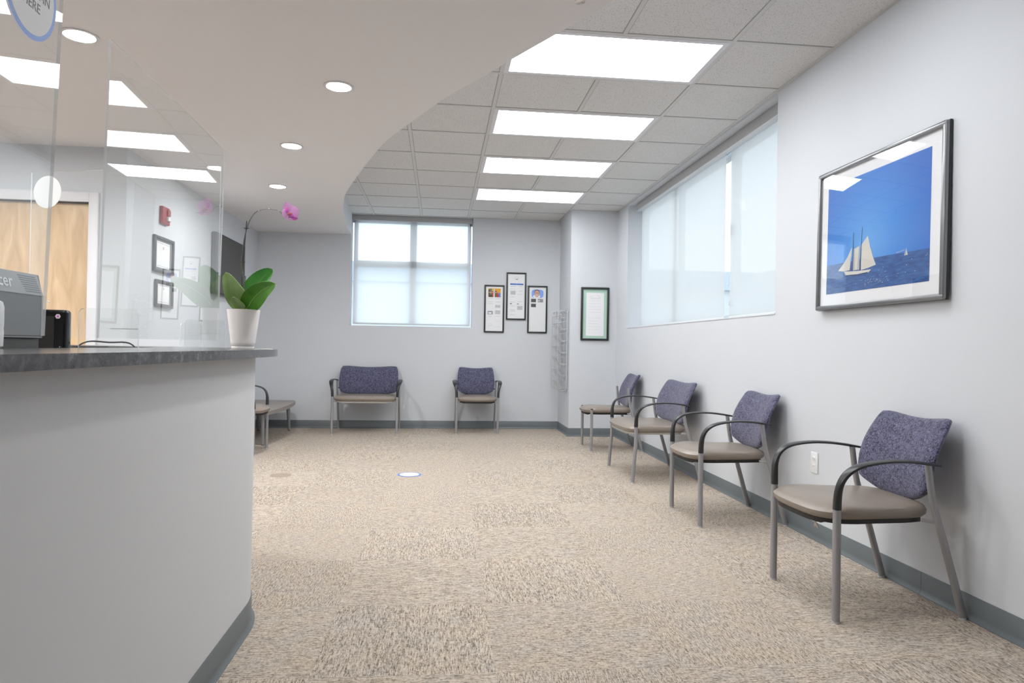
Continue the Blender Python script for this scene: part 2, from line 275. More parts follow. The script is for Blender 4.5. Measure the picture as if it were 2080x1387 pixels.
# ---------------------------------------------------------------- mesh helpers
class MB:
    """collects shapes into one mesh with material slots"""
    def __init__(s): s.v = []; s.f = []; s.m = []; s.mats = []; s.sm = []
    def slot(s, mat):
        if mat not in s.mats: s.mats.append(mat)
        return s.mats.index(mat)
    def add(s, vs, fs, mat, smooth=False):
        o = len(s.v); s.v += [tuple(v) for v in vs]; k = s.slot(mat)
        for f in fs: s.f.append([i + o for i in f]); s.m.append(k); s.sm.append(smooth)
    def box(s, x0, x1, y0, y1, z0, z1, mat, smooth=False):
        vs = [(x, y, z) for z in (z0, z1) for y in (y0, y1) for x in (x0, x1)]
        s.add(vs, [(0, 2, 3, 1), (4, 5, 7, 6), (0, 1, 5, 4), (2, 6, 7, 3), (0, 4, 6, 2), (1, 3, 7, 5)], mat)
    def rbox(s, x0, x1, y0, y1, z0, z1, mat, b=0.005, seg=2):
        bm = bmesh.new(); bmesh.ops.create_cube(bm, size=1)
        for v in bm.verts: v.co = Vector(((x0 + x1) / 2 + v.co.x * (x1 - x0), (y0 + y1) / 2 + v.co.y * (y1 - y0), (z0 + z1) / 2 + v.co.z * (z1 - z0)))
        bmesh.ops.bevel(bm, geom=bm.edges[:], offset=b, segments=seg, affect='EDGES', profile=0.5)
        s.bm(bm, mat, True)
    def bm(s, bm, mat, smooth=False, mtx=None):
        if mtx: bm.transform(mtx)
        bm.verts.index_update()
        s.add([v.co.copy() for v in bm.verts], [[v.index for v in f.verts] for f in bm.faces], mat, smooth); bm.free()
    def sweep(s, pts, mat, n=10, side=None, cap=True):
        """pts: list of (pos, w, t): section w wide along 'side', t thick; round section"""
        rings = []
        P = [Vector(p[0]) for p in pts]
        prevS = None
        for i, (p, w, t) in enumerate(pts):
            T = (P[min(i + 1, len(P) - 1)] - P[max(i - 1, 0)]).normalized()
            S = Vector(side) if side else (prevS if prevS else (Vector((0, 0, 1)) if abs(T.z) < 0.9 else Vector((1, 0, 0))))
            S = (S - T * S.dot(T)).normalized(); prevS = S
            Nn = T.cross(S)
            ring = []
            for k in range(n):
                a = 2 * PI * k / n; ca, sa = math.cos(a), math.sin(a)
                e = 0.75
                ring.append(P[i] + S * (w / 2) * math.copysign(abs(ca) ** e, ca) + Nn * (t / 2) * math.copysign(abs(sa) ** e, sa))
            rings.append(ring)
        vs = [v for r in rings for v in r]; fs = []
        for i in range(len(rings) - 1):
            for k in range(n):
                fs.append((i * n + k, i * n + (k + 1) % n, (i + 1) * n + (k + 1) % n, (i + 1) * n + k))
        if cap: fs.append(tuple(range(n - 1, -1, -1))); fs.append(tuple((len(rings) - 1) * n + k for k in range(n)))
        s.add(vs, fs, mat, True)
    def tube(s, pts, r, mat, n=8, cap=True):
        rr = r if isinstance(r, (list, tuple)) else [r] * len(pts)
        s.sweep([(p, 2 * q, 2 * q) for p, q in zip(pts, rr)], mat, n, cap=cap)
    def lathe(s, prof, mat, n=32, cx=0, cy=0, smooth=True):
        vs = []; fs = []
        for r, z in prof:
            for k in range(n):
                a = 2 * PI * k / n; vs.append((cx + r * math.cos(a), cy + r * math.sin(a), z))
        for i in range(len(prof) - 1):
            for k in range(n):
                fs.append((i * n + k, i * n + (k + 1) % n, (i + 1) * n + (k + 1) % n, (i + 1) * n + k))
        fs.append(tuple(range(n - 1, -1, -1))); fs.append(tuple((len(prof) - 1) * n + k for k in range(n)))
        s.add(vs, fs, mat, smooth)
    def prism(s, poly, z0, z1, mat, smooth=False):
        n = len(poly); vs = [(x, y, z0) for x, y in poly] + [(x, y, z1) for x, y in poly]
        fs = [tuple(range(n - 1, -1, -1)), tuple(range(n, 2 * n))]
        s.add(vs, fs, mat); s.add(vs, [(i, (i + 1) % n, n + (i + 1) % n, n + i) for i in range(n)], mat, smooth)
    def ball(s, c, r, mat, sub=2, sc=(1, 1, 1)):
        bm = bmesh.new(); bmesh.ops.create_icosphere(bm, subdivisions=sub, radius=r)
        for v in bm.verts: v.co = Vector((v.co.x * sc[0] + c[0], v.co.y * sc[1] + c[1], v.co.z * sc[2] + c[2]))
        s.bm(bm, mat, True)
    def xf(s, M4):
        s.v = [tuple(M4 @ Vector(v)) for v in s.v]; return s
    def build(s, name, parent=None, label=None, kind=None, loc=None):
        me = bpy.data.meshes.new(name); me.from_pydata(s.v, [], s.f)
        for m_ in s.mats: me.materials.append(m_)
        me.polygons.foreach_set('material_index', s.m); me.polygons.foreach_set('use_smooth', s.sm)
        me.update()
        bm = bmesh.new(); bm.from_mesh(me); bmesh.ops.remove_doubles(bm, verts=bm.verts, dist=1e-6)
        bmesh.ops.recalc_face_normals(bm, faces=bm.faces); bm.to_mesh(me); bm.free()
        if any(s.sm):
            try: me.set_sharp_from_angle(angle=math.radians(42))
            except Exception: pass
        o = bpy.data.objects.new(name, me); C.objects.link(o)
        if parent: o.parent = parent
        if loc: o.location = loc
        if label: o['label'] = label
        if kind: o['kind'] = kind
        return o
def tag(o, label, cat, group=None):
    o['label'] = label; o['category'] = cat
    if group: o['group'] = group
    return o
def thing(name, label, cat, loc=(0, 0, 0), rz=0, group=None, rot=None):
    o = bpy.data.objects.new(name, None); C.objects.link(o); o.empty_display_size = 0.1
    o.location = loc; o.rotation_euler = rot if rot else (0, 0, rz)
    return tag(o, label, cat, group)
def copy_tree(o, parent=None):
    c = o.copy(); C.objects.link(c); c.parent = parent
    for ch in list(o.children): copy_tree(ch, c)
    return c
def text_mb(mb, txt, size, mat, M4, ext=0.0004, bold=0.0):
    cu = bpy.data.curves.new('lettering', 'FONT'); cu.body = txt; cu.size = size; cu.align_x = 'CENTER'; cu.align_y = 'CENTER'
    cu.extrude = ext; cu.offset = bold
    ob = bpy.data.objects.new('lettering', cu); C.objects.link(ob)
    dg = bpy.context.evaluated_depsgraph_get(); dg.update()
    me = bpy.data.meshes.new_from_object(ob.evaluated_get(dg))
    bm = bmesh.new(); bm.from_mesh(me); mb.bm(bm, mat, False, M4)
    bpy.data.objects.remove(ob); bpy.data.curves.remove(cu); bpy.data.meshes.remove(me)
def smoothpts(pts, n=6):
    """catmull-rom through tuples of any length"""
    out = []
    L_ = len(pts)
    for i in range(L_ - 1):
        p0, p1, p2, p3 = pts[max(i - 1, 0)], pts[i], pts[i + 1], pts[min(i + 2, L_ - 1)]
        for k in range(n):
            t = k / n
            out.append(tuple(0.5 * (2 * b_ + (c_ - a_) * t + (2 * a_ - 5 * b_ + 4 * c_ - d_) * t * t + (-a_ + 3 * b_ - 3 * c_ + d_) * t ** 3) for a_, b_, c_, d_ in zip(p0, p1, p2, p3)))
    out.append(tuple(pts[-1])); return out

# ---------------------------------------------------------------- room shell
XW, YW = -5.0, -3.0      # far left wall of the reception area, wall behind the camera
T = 0.2
def st(name, mb): return mb.build(name, kind='structure')
mb = MB(); mb.box(XW - T, XR + 0.5, YW - T, B + 0.5, -0.1, 0, M['carpet']); st('floor', mb)

# right wall with window opening
WY0, WY1, WZ0 = 4.205, 7.725, 1.314
RD = 0.24
mb = MB()
mb.box(XR, XR + RD, YW - T, WY0, 0, H, M['wall']); mb.box(XR, XR + RD, WY1, COLY + 0.9, 0, H, M['wall'])
mb.box(XR, XR + RD, WY0, WY1, 0, WZ0, M['wall']); mb.box(XR, XR + RD, WY0, WY1, H - 0.02, H, M['wall'])
st('wall_right', mb)
# back wall with window opening
BX0, BX1, BZ0 = -1.155, 0.415, 1.322
mb = MB()
mb.box(XL - T, BX0, B, B + 0.2, 0, H, M['wall']); mb.box(BX1, COLX + 0.01, B, B + 0.2, 0, H, M['wall'])
mb.box(BX0, BX1, B, B + 0.2, 0, BZ0, M['wall']); mb.box(BX0, BX1, B, B + 0.2, H - 0.01, H, M['wall'])
st('wall_back', mb)
mb = MB(); mb.box(COLX, XR + 0.01, COLY, B + 0.2, 0, H, M['wall']); st('wall_corner_bay', mb)
mb = MB(); mb.box(XL - T, XL, YD + 0.15, B, 0, H, M['wall']); st('wall_left', mb)
DX0, DX1, DZ = -3.50, -2.57, 2.083     # door opening (inside the trim)
mb = MB()
mb.box(DX1, XL - 0.0, YD, YD + 0.15, 0, H, M['wall']); mb.box(XW, DX0, YD, YD + 0.15, 0, H, M['wall']); mb.box(DX0, DX1, YD, YD + 0.15, DZ, H, M['wall'])
st('wall_reception', mb)
mb = MB(); mb.box(XW - T, XW, YW, YD + 0.15, 0, H, M['wall']); st('wall_far_left', mb)
mb = MB(); mb.box(XW - T, XR + RD, YW - T, YW, 0, H, M['wall']); st('wall_behind', mb)

# ceiling: acoustic tiles with a t-bar grid; one mesh
mb = MB(); mb.box(XW - T, XR + 0.4, YW - T, B + 0.3, H, H + 0.1, M['tile'])
zb = H - 0.004
M['reveal_shadow'] = plain('tile_reveal_shadow', (0.40, 0.395, 0.39), 0.9)  # dark strips beside the bars stand in for the shadow line at tile edges
for i in range(-6, 4):
    x = GX + i * G
    if x > XR: continue
    if i == 1 or i == 2 or True:
        j = -10
        while GY + j * G < B:
            y0, y1 = GY + j * G, min(GY + (j + 1) * G, B)
            lit = j in (-6, -4, -2, 0, 2, 4, 6) and i == 1
            if not lit: mb.box(x - 0.012, x + 0.012, y0, y1, zb, H + 0.001, M['tbar']); mb.box(x - 0.0165, x + 0.0165, y0, y1, H - 0.0010, H + 0.001, M['reveal_shadow'])
            j += 1
for j in range(-10, 9):
    y = GY + j * G
    mb.box(XL - 1.2, XR, y - 0.012, y + 0.012, zb - 0.0005, H + 0.001, M['tbar'])
    mb.box(XL - 1.2, XR, y - 0.0165, y + 0.0165, H - 0.0012, H + 0.001, M['reveal_shadow'])
# wall angle
mb.box(XR - 0.022, XR, YW, WY0, zb - .001, H + .001, M['tbar']); mb.box(XR - 0.022, XR, WY0, COLY, zb - .001, H + .001, M['tbar'])
mb.box(XL, COLX, B - 0.022, B, zb - .001, H + .001, M['tbar']); mb.box(COLX - 0.022, COLX, COLY - .02, B, zb - .001, H + .001, M['tbar']); mb.box(COLX, XR, COLY - 0.022, COLY, zb - .001, H + .001, M['tbar'])
st('ceiling', mb)

# dropped soffit with curved edge
edge = [(1.62, 1.05), (1.35, 1.55), (1.02, 2.12), (0.675, 2.732), (0.52, 3.003), (0.317, 3.358), (0.242, 3.501), (0.099, 3.746), (0.002, 3.924), (-0.19, 4.338), (-0.386, 4.781), (-0.529, 5.217), (-0.732, 5.906), (-0.893, 6.495), (-0.970, 6.90), (-1.045, 7.402), (-1.098, 7.926), (-1.134, 8.47), (-1.146, B)]
edge = [(1.7, YW), (1.72, -1.0), (1.70, 0.4)] + edge
ec = smoothpts(edge, 4)
mb = MB(); poly = ec + [(XL - 0.1, B), (XL - 0.1, YD + 0.02), (XW, YD + 0.02), (XW, YW)]
n = len(poly)
bm = bmesh.new(); vs = [bm.verts.new((x, y, ZS)) for x, y in poly]; f = bm.faces.new(vs)
bmesh.ops.triangulate(bm, faces=[f]); mb.bm(bm, M['soffit'])
vs = [(x, y, ZS) for x, y in ec] + [(x, y, H) for x, y in ec]; k = len(ec)
mb.add(vs, [(i, i + 1, k + i + 1, k + i) for i in range(k - 1)], M['wall'], True)
o = st('ceiling_soffit', mb)

# cove baseboards: swept profile along straight runs
def cove(name, pts, hb=0.100, closed=False, parent=None, kind='structure', mat=None, reverse=False):
    prof = [(0.0005, 0.0), (0.016, 0.0), (0.0165, 0.003), (0.012, 0.008), (0.006, 0.016), (0.004, 0.026), (0.0035, hb - 0.002), (0.002, hb), (0.0005, hb)]
    mb = MB(); mat = mat or M['base']
    P = [Vector((x, y, 0)) for x, y in pts]; rings = []
    for i, p in enumerate(P):
        a = (P[i] - P[i - 1]).normalized() if i else (P[1] - P[0]).normalized()
        b_ = (P[i + 1] - P[i]).normalized() if i < len(P) - 1 else a
        t = (a + b_).normalized(); nn = Vector((-t.y, t.x, 0)) if not reverse else Vector((t.y, -t.x, 0))
        sc = 1 / max(0.3, t.dot(a))
        rings.append([p + nn * d * sc + Vector((0, 0, z)) for d, z in prof])
    m_ = len(prof); vs = [v for r in rings for v in r]
    fs = [(i * m_ + j, i * m_ + j + 1, (i + 1) * m_ + j + 1, (i + 1) * m_ + j) for i in range(len(rings) - 1) for j in range(m_ - 1)]
    fs += [tuple(range(m_)), tuple((len(rings) - 1) * m_ + j for j in range(m_ - 1, -1, -1))]
    mb.add(vs, fs, mat, True)
    o = mb.build(name, parent=parent, kind=kind)
    return o
cove('baseboard_right', [(XR, YW), (XR, 2.835)])
cove('baseboard_right_far', [(XR, 2.8365), (XR, COLY)])
cove('baseboard_corner_bay', [(XR, COLY), (COLX, COLY), (COLX, B)])
cove('baseboard_back', [(COLX, B), (XL, B)])
cove('baseboard_left', [(XL, B), (XL, YD)])
cove('baseboard_reception', [(XL, YD), (-2.49, YD)])

# ---------------------------------------------------------------- windows
def bars(mb, x0, x1, y0, y1, z0, z1, m_): mb.box(x0, x1, y0, y1, z0, z1, m_)
# back window: four lights
mb = MB(); ya, yb = B + 0.125, B + 0.175
fr = M['winframe']
for a in [(-1.130, -1.080, 1.345, 2.70), (0.352, 0.397, 1.345, 2.70), (-0.405, -0.318, 1.345, 2.70), (-1.081, 0.353, 1.345, 1.366), (-1.081, 0.353, 2.095, 2.178), (BX0, BX1, 2.672, H)]:
    mb.box(a[0], a[1], ya, yb, a[2], a[3], fr)
win = mb.build('window_1', kind='structure')
mb = MB(); mb.box(BX0 + .001, BX1 - .001, yb - 0.035, yb - 0.030, BZ0 + .001, 2.70, M['pane']); mb.build('pane', win)
# right window: three lights
mb = MB(); xa, xb = XR + 0.19, XR + 0.235
for a in [(WY0, WY0 + .06, WZ0, H), (WY1 - .06, WY1, WZ0, H), (5.24, 5.30, WZ0, H), (6.50, 6.56, WZ0, H), (WY0, WY1, WZ0, WZ0 + .05), (WY0, WY1, 2.70, H)]:
    mb.box(xa, xb, a[0], a[1], a[2], a[3], fr)
win2 = mb.build('window_2', kind='structure')
mb = MB(); mb.box(xb - 0.03, xb - 0.025, WY0 + .02, WY1 - .02, WZ0 + .02, 2.72, M['pane']); mb.build('pane', win2)
mb = MB(); mb.box(XR - 0.004, xa, WY0, WY1, WZ0, WZ0 + 0.008, M['rail']); mb.build('sill', win2)

# roller shades
def shade(name, label, axis, a0, a1, pos, z0, z1, mat, railmat, group=None):
    t = thing(name, label, 'window shade', ((a0 + a1) / 2 if axis == 'x' else pos, pos if axis == 'x' else (a0 + a1) / 2, z1), group=group)
    hw = (a1 - a0) / 2; L_ = z1 - z0
    nseg = 24; vs = []; fs = []
    for i in range(nseg + 1):
        s_ = -hw + 2 * hw * i / nseg; wv = 0.0012 * math.sin(i * 1.3)
        for z in (-L_, 0): vs.append((s_, wv, z) if axis == 'x' else (wv, s_, z))
    for i in range(nseg): fs.append((2 * i, 2 * i + 2, 2 * i + 3, 2 * i + 1))
    m_ = MB(); m_.add(vs, fs, mat, True); m_.build('shade_fabric', t)
    m_ = MB()
    if axis == 'x': m_.rbox(-hw, hw, -0.008, 0.008, -L_ - 0.018, -L_ + 0.004, railmat, 0.004)
    else: m_.rbox(-0.008, 0.008, -hw, hw, -L_ - 0.018, -L_ + 0.004, railmat, 0.004)
    m_.build('bottom_rail', t)
    m_ = MB(); r = 0.020
    m_.tube([(-hw, 0, 0.015), (hw, 0, 0.015)] if axis == 'x' else [(0, -hw, 0.015), (0, hw, 0.015)], r, railmat, 14); m_.build('roller_tube', t)
    return t
sh = shade('roller_shade', 'sheer white roller shade pulled down over the four-pane window in the far wall', 'x', -1.118, 0.378, B + 0.072, 1.358, 2.70, M['shade1'], M['rail'])
shade('roller_shade', 'wider white roller shade on the right wall, farther of two over the long window', 'y', 5.335, 7.655, XR + 0.145, 1.345, 2.675, M['shade2'], M['rail'], 'white roller shades on the long right-hand window')
shade('roller_shade', 'narrower white roller shade on the right wall, nearer one beside the sailing picture', 'y', 4.235, 5.235, XR + 0.145, 1.345, 2.675, M['shade2'], M['rail'], 'white roller shades on the long right-hand window')
mb = MB(); mb.rbox(BX0 + .012, BX1 - .012, B + 0.008, B + 0.046, 2.688, H - 0.012, M['valance'], .004)
tag(mb.build('shade_valance'), 'grey valance box across the top of the four-pane far window', 'valance')
mb = MB(); mb.rbox(XR + 0.068, XR + 0.117, WY0 + .012, 7.62, 2.662, 2.742, M['valance'], .006); mb.rbox(XR + 0.066, XR + 0.119, WY0 + .012, 7.625, 2.655, 2.664, M['rail'], .002)
tag(mb.build('shade_valance'), 'long pale grey valance box above the two right-hand roller shades', 'valance')
# bead chains and latches
def chain(name, label, x, y, z0, z1, d=0.02, ax='x'):
    m_ = MB(); v = (d, 0) if ax == 'x' else (0, d)
    for s_ in (-.5, .5): m_.tube([(x + v[0] * s_, y + v[1] * s_, z1), (x + v[0] * s_, y + v[1] * s_, z0)], 0.0018, M['rail'], 6)
    m_.tube([(x + v[0] * .5 * math.cos(a * PI / 6), y + v[1] * .5 * math.cos(a * PI / 6), z0 - d * .5 * math.sin(a * PI / 6)) for a in range(7)], 0.0018, M['rail'], 6)
    return tag(m_.build(name), label, 'cord')
chain('shade_chain', 'thin bead chain hanging at the left edge of the far window shade', -1.137, B + 0.03, 1.55, 2.69)
chain('shade_chain', 'thin bead chain hanging in the gap between the two right-hand shades', XR + 0.15, 5.285, 1.62, 2.66, 0.03, 'y')
mb = MB(); mb.rbox(XR + 0.165, XR + 0.188, 5.255, 5.285, 2.00, 2.09, M['monback'], .003); mb.rbox(XR + 0.16, XR + 0.188, 5.25, 5.29, 1.44, 1.475, M['wire'], .003)
mb.build('window_latch', win2)

# world outside, seen faintly through the shades
mb = MB(); mb.box(-30, 40, -20, 40, -0.5, -0.45, M['asphalt']); mb.build('ground_outside', kind='structure')
mb = MB(); mb.box(-12, 8, 17.0, 22.0, -0.45, 2.64, M['stucco']); mb.box(-12.1, 8.1, 16.9, 22.2, 2.64, 3.12, M['fascia'])
tag(mb.build('neighbouring_building'), 'low pale building with a flat roof outside, dimly behind the far window shade', 'building')
mb = MB(); mb.box(9.0, 15, -8, 24, -0.45, 3.3, M['stucco'])
tag(mb.build('neighbouring_building'), 'long pale building outside, dimly behind the right-hand window shades', 'building')

# ---------------------------------------------------------------- ceiling lights
def ceil_light(x0, y0):
    t = thing('ceiling_light', '', 'ceiling light', (x0 + G, y0 + G / 2, H), group='lit rectangular panels in the ceiling grid')
    m_ = MB(); a, c = G - 0.012, G / 2 - 0.012; wd = 0.030
    z0, z1 = -0.006, 0.002
    m_.box(-a, a, -c, -c + wd, z0, z1, M['trimw']); m_.box(-a, a, c - wd, c, z0, z1, M['trimw'])
    m_.box(-a, -a + wd, -c + wd, c - wd, z0, z1, M['trimw']); m_.box(a - wd, a, -c + wd, c - wd, z0, z1, M['trimw'])
    m_.build('light_frame', t)
    m_ = MB(); m_.box(-a + wd - .002, a - wd + .002, -c + wd - .002, c - wd + .002, -0.0035, -0.001, M['panel']); m_.build('diffuser', t)
    return t
first = ceil_light(GX, GY)
first['label'] = 'largest and nearest lit ceiling panel, its left corner cut off by the curved soffit'
for j, lab in ((2, 'second lit ceiling panel, directly beyond the nearest one'), (4, 'third lit ceiling panel, second from the far end of the row'), (6, 'farthest and smallest lit ceiling panel, nearest the far window'), (-2, None)):
    c = copy_tree(first); c.location = (GX + G, GY + j * G + G / 2, H)
    c['label'] = lab or ('lit ceiling panel overhead, outside the view, next before the largest one' if j == -2 else 'lit ceiling panel nearest the rear wall, outside the view')

# downlights
def downlight():
    t = thing('downlight', '', 'ceiling light', (0, 0, ZS), group='round recessed lights in the soffit')
    m_ = MB(); m_.lathe([(0.066, 0.0), (0.082, -0.001), (0.083, -0.004), (0.075, -0.006), (0.066, -0.005)], M['trimw'], 36); m_.f = m_.f[:-2]; m_.m = m_.m[:-2]; m_.sm = m_.sm[:-2]; m_.build('trim_ring', t)
    m_ = MB(); m_.lathe([(0.001, -0.002), (0.067, -0.002), (0.067, -0.0035), (0.001, -0.0035)], M['down'], 36); m_.build('lens', t)
    return t
d0 = downlight(); d0.location = (-1.695, 3.365, ZS); d0['label'] = 'round downlight at far left, beside the top of the clear panel'
for x, y, lab in ((-0.576, 3.823, 'round downlight nearest the middle of the soffit'), (-1.08, 5.023, 'round downlight third from the left edge, above the orchid bloom'), (-1.478, 6.336, 'smallest and farthest round downlight, left of the orchid bloom'),
                  (0.10, 2.36, 'round downlight just above the top edge of the view'), (-1.35, 1.7, 'round downlight above the reception counter, outside the view'), (-3.1, 1.6, 'added round downlight over the reception worktop, outside the view'), (-3.2, 3.9, 'added round downlight in front of the wooden door, outside the view'), (-2.9, -0.8, 'added round downlight over the rear of the reception area, outside the view'), (-2.75, 3.0, 'added round downlight between the counter and the wooden door, outside the view'), (-4.1, 2.8, 'added round downlight in the far left of the reception area, outside the view')):  # added downlights behind the counter, unseen, brighten the door wall
    c = copy_tree(d0); c.location = (x, y, ZS); c['label'] = lab
    if y > 6 or x < -2.7:          # far lamp boosted to brighten the far end, added reception lamps likewise
        for ch in c.children:
            if ch.name.startswith('lens'): ch.data = ch.data.copy(); ch.data.materials[0] = M['down2']

# sprinkler
t = thing('sprinkler_head', 'small chrome and black sprinkler head under the soffit at top edge', 'sprinkler', (0.531, 2.655, ZS))
mb = MB(); mb.lathe([(0.034, 0), (0.036, -0.004), (0.022, -0.010), (0.012, -0.012)], M['chrome'], 28); mb.build('escutcheon', t)
mb = MB(); mb.lathe([(0.012, -0.008), (0.013, -0.022), (0.017, -0.027), (0.017, -0.034), (0.010, -0.04)], M['darkgrey'], 20); mb.build('body', t)
mb = MB(); mb.lathe([(0.008, -0.04), (0.021, -0.0425), (0.0215, -0.044), (0.001, -0.045)], M['chrome'], 28); mb.build('deflector', t)

# ---------------------------------------------------------------- reception desk
T1 = 2.674; RAD = 0.90; TH = math.radians(73)
def path(off, y_start=-1.2, far=2.3, n=18):
    """front edge of the counter, moved inward by off"""
    pts = []
    for i in range(13):
        y = y_start + (T1 - y_start) * i / 13
        x = -0.632 - 0.0165 * max(0, 2.3 - y) ** 2 * (1 if y > 0 else 1)
        x = max(x, -0.72)
        pts.append((x - off, y))
    cx = -0.635 - RAD; r = RAD - off
    for i in range(n + 1):
        a = TH * i / n
        pts.append((cx + r * math.cos(a), T1 + r * math.sin(a)))
    ex, ey = pts[-1]; dx, dy = -math.sin(TH), math.cos(TH)
    pts.append((ex + dx * far, ey + dy * far))
    return pts
def wall_path(off, far=2.1):
    pts = []
    for i in range(13):
        y = -1.2 + (2.62 + 1.2) * i / 13
        pts.append((max(-0.695 - 0.012 * max(0, 2.2 - y) ** 2, -0.76) - off, y))
    for i in range(15):
        a = math.radians(35) * i / 14; pts.append((-1.195 + (0.5 - off) * math.cos(a), 2.62 + (0.5 - off) * math.sin(a)))
    c2 = (-1.195 + (0.5 - 1.1) * math.cos(math.radians(35)), 2.62 + (0.5 - 1.1) * math.sin(math.radians(35)))
    for i in range(1, 13):
        a = math.radians(35) + (TH - math.radians(35)) * i / 12; pts.append((c2[0] + (1.1 - off) * math.cos(a), c2[1] + (1.1 - off) * math.sin(a)))
    ex, ey = pts[-1]; pts.append((ex - math.sin(TH) * far, ey + math.cos(TH) * far))
    return pts
ZT, ZB = CAMH - 0.0235, CAMH - 0.051
desk = thing('reception_desk', 'curved grey painted reception desk with a dark speckled raised counter', 'reception desk', (0, 0, 0))
DY = 0.0
def ring_band(mb, o0, o1, z0, z1, mat, smooth=True, path=path):
    a, b_ = path(o0), path(o1); n = len(a)
    vs = [(x, y, z0) for x, y in a] + [(x, y, z1) for x, y in a] + [(x, y, z1) for x, y in b_] + [(x, y, z0) for x, y in b_]
    fs = []
    for i in range(n - 1):
        for r_ in range(4):
            q = (r_ + 1) % 4
            fs.append((r_ * n + i, r_ * n + i + 1, q * n + i + 1, q * n + i))
    fs += [(0, n, 2 * n, 3 * n), (n - 1, 2 * n - 1, 3 * n - 1, 4 * n - 1)]
    mb.add(vs, fs, mat, smooth)
mb = MB(); ring_band(mb, 0, 0.46, ZB, ZT, M['granite']); mb.build('countertop', desk)
mb = MB(); ring_band(mb, 0, 0.125, 0, ZB, M['deskwall'], path=wall_path); mb.build('front_panel', desk)
cove('baseboard', [(x, y) for x, y in wall_path(0)], parent=desk, kind=None, reverse=True)
mb = MB(); mb.prism([(-.86, -1.2), (-.818, 0.6), (-.816, 2.6), (-.86, 2.76), (-1.12, 2.98), (-1.75, 3.05), (-1.75, -1.2)], 0.715, 0.745, M['table']); mb.build('worktop', desk)
for i, (x, y) in enumerate([(-1.70, -1.0), (-1.70, 1.2), (-1.70, 2.9)]):
    mb = MB(); mb.box(x - .02, x + .02, y - .02, y + .02, 0, 0.715, M['leg']); mb.build('leg', desk)

# acrylic screens
def ac_sheet(mb, p0, p1, z0, z1, bow=0.0, lean=0.0, th=0.006, n=14, cr=0.02):
    """standing sheet from p0 to p1 (xy), bow outward to the right of p0->p1, lean = dx/dz shift along that normal"""
    a, b_ = Vector((*p0, 0)), Vector((*p1, 0)); d = (b_ - a); L_ = d.length; d.normalize(); nn = Vector((d.y, -d.x, 0))
    def P(s_, z, side): 
        u_ = (s_ - L_ / 2); return a + d * s_ + nn * (bow * (1 - (2 * u_ / L_) ** 2) + lean * (z - z0) + side * th / 2) + Vector((0, 0, z))
    for side in (-1, 1):
        vs = []; 
        for i in range(n + 1):
            for z in (z0, z1): vs.append(P(L_ * i / n, z, side))
        mb.add(vs, [(2 * i, 2 * i + 2, 2 * i + 3, 2 * i + 1) for i in range(n)], M['acrylic'], True)
    # edges
    e = M['acedge']
    for s_ in (0, L_): mb.add([P(s_, z0, -1), P(s_, z0, 1), P(s_, z1, 1), P(s_, z1, -1)], [(0, 1, 2, 3)], e)
    for z in (z0, z1):
        vs = [];
        for i in range(n + 1): vs += [P(L_ * i / n, z, -1), P(L_ * i / n, z, 1)]
        mb.add(vs, [(2 * i, 2 * i + 1, 2 * i + 3, 2 * i + 2) for i in range(n)], e)
def fix_outward(o):
    return o
def foot(parent, x, y, ang, w=0.148, h=0.108, z=ZT, zslot=0.045):
    """rounded clear plate across the screen, with bright cut edges"""
    pts = []; r = 0.014
    for cx, cz, a0 in ((w / 2 - r, h - r, 0), (-w / 2 + r, h - r, 90), (-w / 2 + r, 0.0, 180), (w / 2 - r, 0.0, 270)):
        if cz == 0.0:
            pts.append((math.copysign(w / 2, cx), 0.0)); continue
        for k in range(5):
            a = math.radians(a0 + 22.5 * k); pts.append((cx + r * math.cos(a), cz + r * math.sin(a)))
    th = 0.006; c, s_ = math.cos(ang), math.sin(ang)
    m_ = MB(); n = len(pts)
    def W(u_, v_, q): return (x + u_ * c - q * s_, y + u_ * s_ + q * c, z + v_)
    for q in (-th / 2, th / 2): m_.add([W(u_, v_, q) for u_, v_ in pts], [tuple(range(n))], M['acrylic'])
    vs = [W(u_, v_, -th / 2) for u_, v_ in pts] + [W(u_, v_, th / 2) for u_, v_ in pts]
    m_.add(vs, [(i, (i + 1) % n, n + (i + 1) % n, n + i) for i in range(n)], M['acedge'], True)
    # cut edge of the slot that holds the sheet
    vs = [W(u_, v_, q) for q in (-th / 2 - .0003, th / 2 + .0003) for u_, v_ in ((0.004, .054), (w / 2, .054), (w / 2, .0565), (0.004, .0565))]
    m_.add(vs, [(0, 1, 2, 3), (4, 7, 6, 5), (0, 4, 5, 1), (3, 2, 6, 7), (0, 3, 7, 4), (1, 5, 6, 2)], M['acedge'])
    return m_.build('clear_foot', parent)
scr = []
t = thing('acrylic_screen', 'clear acrylic screen beside the orchid, with ceiling lights mirrored in it', 'sneeze guard', (0, 0, 0), group='clear acrylic screens on the reception counter')
mb = MB(); ac_sheet(mb, (-0.8655, 1.838), (-0.8905, 2.857), 1.077, 1.845, bow=0.0030, lean=0.0176); mb.build('sheet', t)
foot(t, -0.868, 1.90, 0.02); foot(t, -0.886, 2.70, 0.02)
t = thing('acrylic_screen', 'nearest clear acrylic screen at the left edge, with a round blue-rimmed notice stuck on it', 'sneeze guard', (0, 0, 0), group='clear acrylic screens on the reception counter')
def p1x(y, z): return -0.7099 - 0.0339 * (y - 2.4) + 0.0303 * (z - 1.5)
mb = MB(); ac_sheet(mb, (p1x(0.245, 1.077), 0.245), (p1x(1.261, 1.077), 1.261), 1.077, 1.845, bow=0.0, lean=0.0303); mb.build('sheet', t)
foot(t, p1x(0.38, 1.07), 0.38, 0.03); foot(t, p1x(0.90, 1.07), 0.90, 0.03)
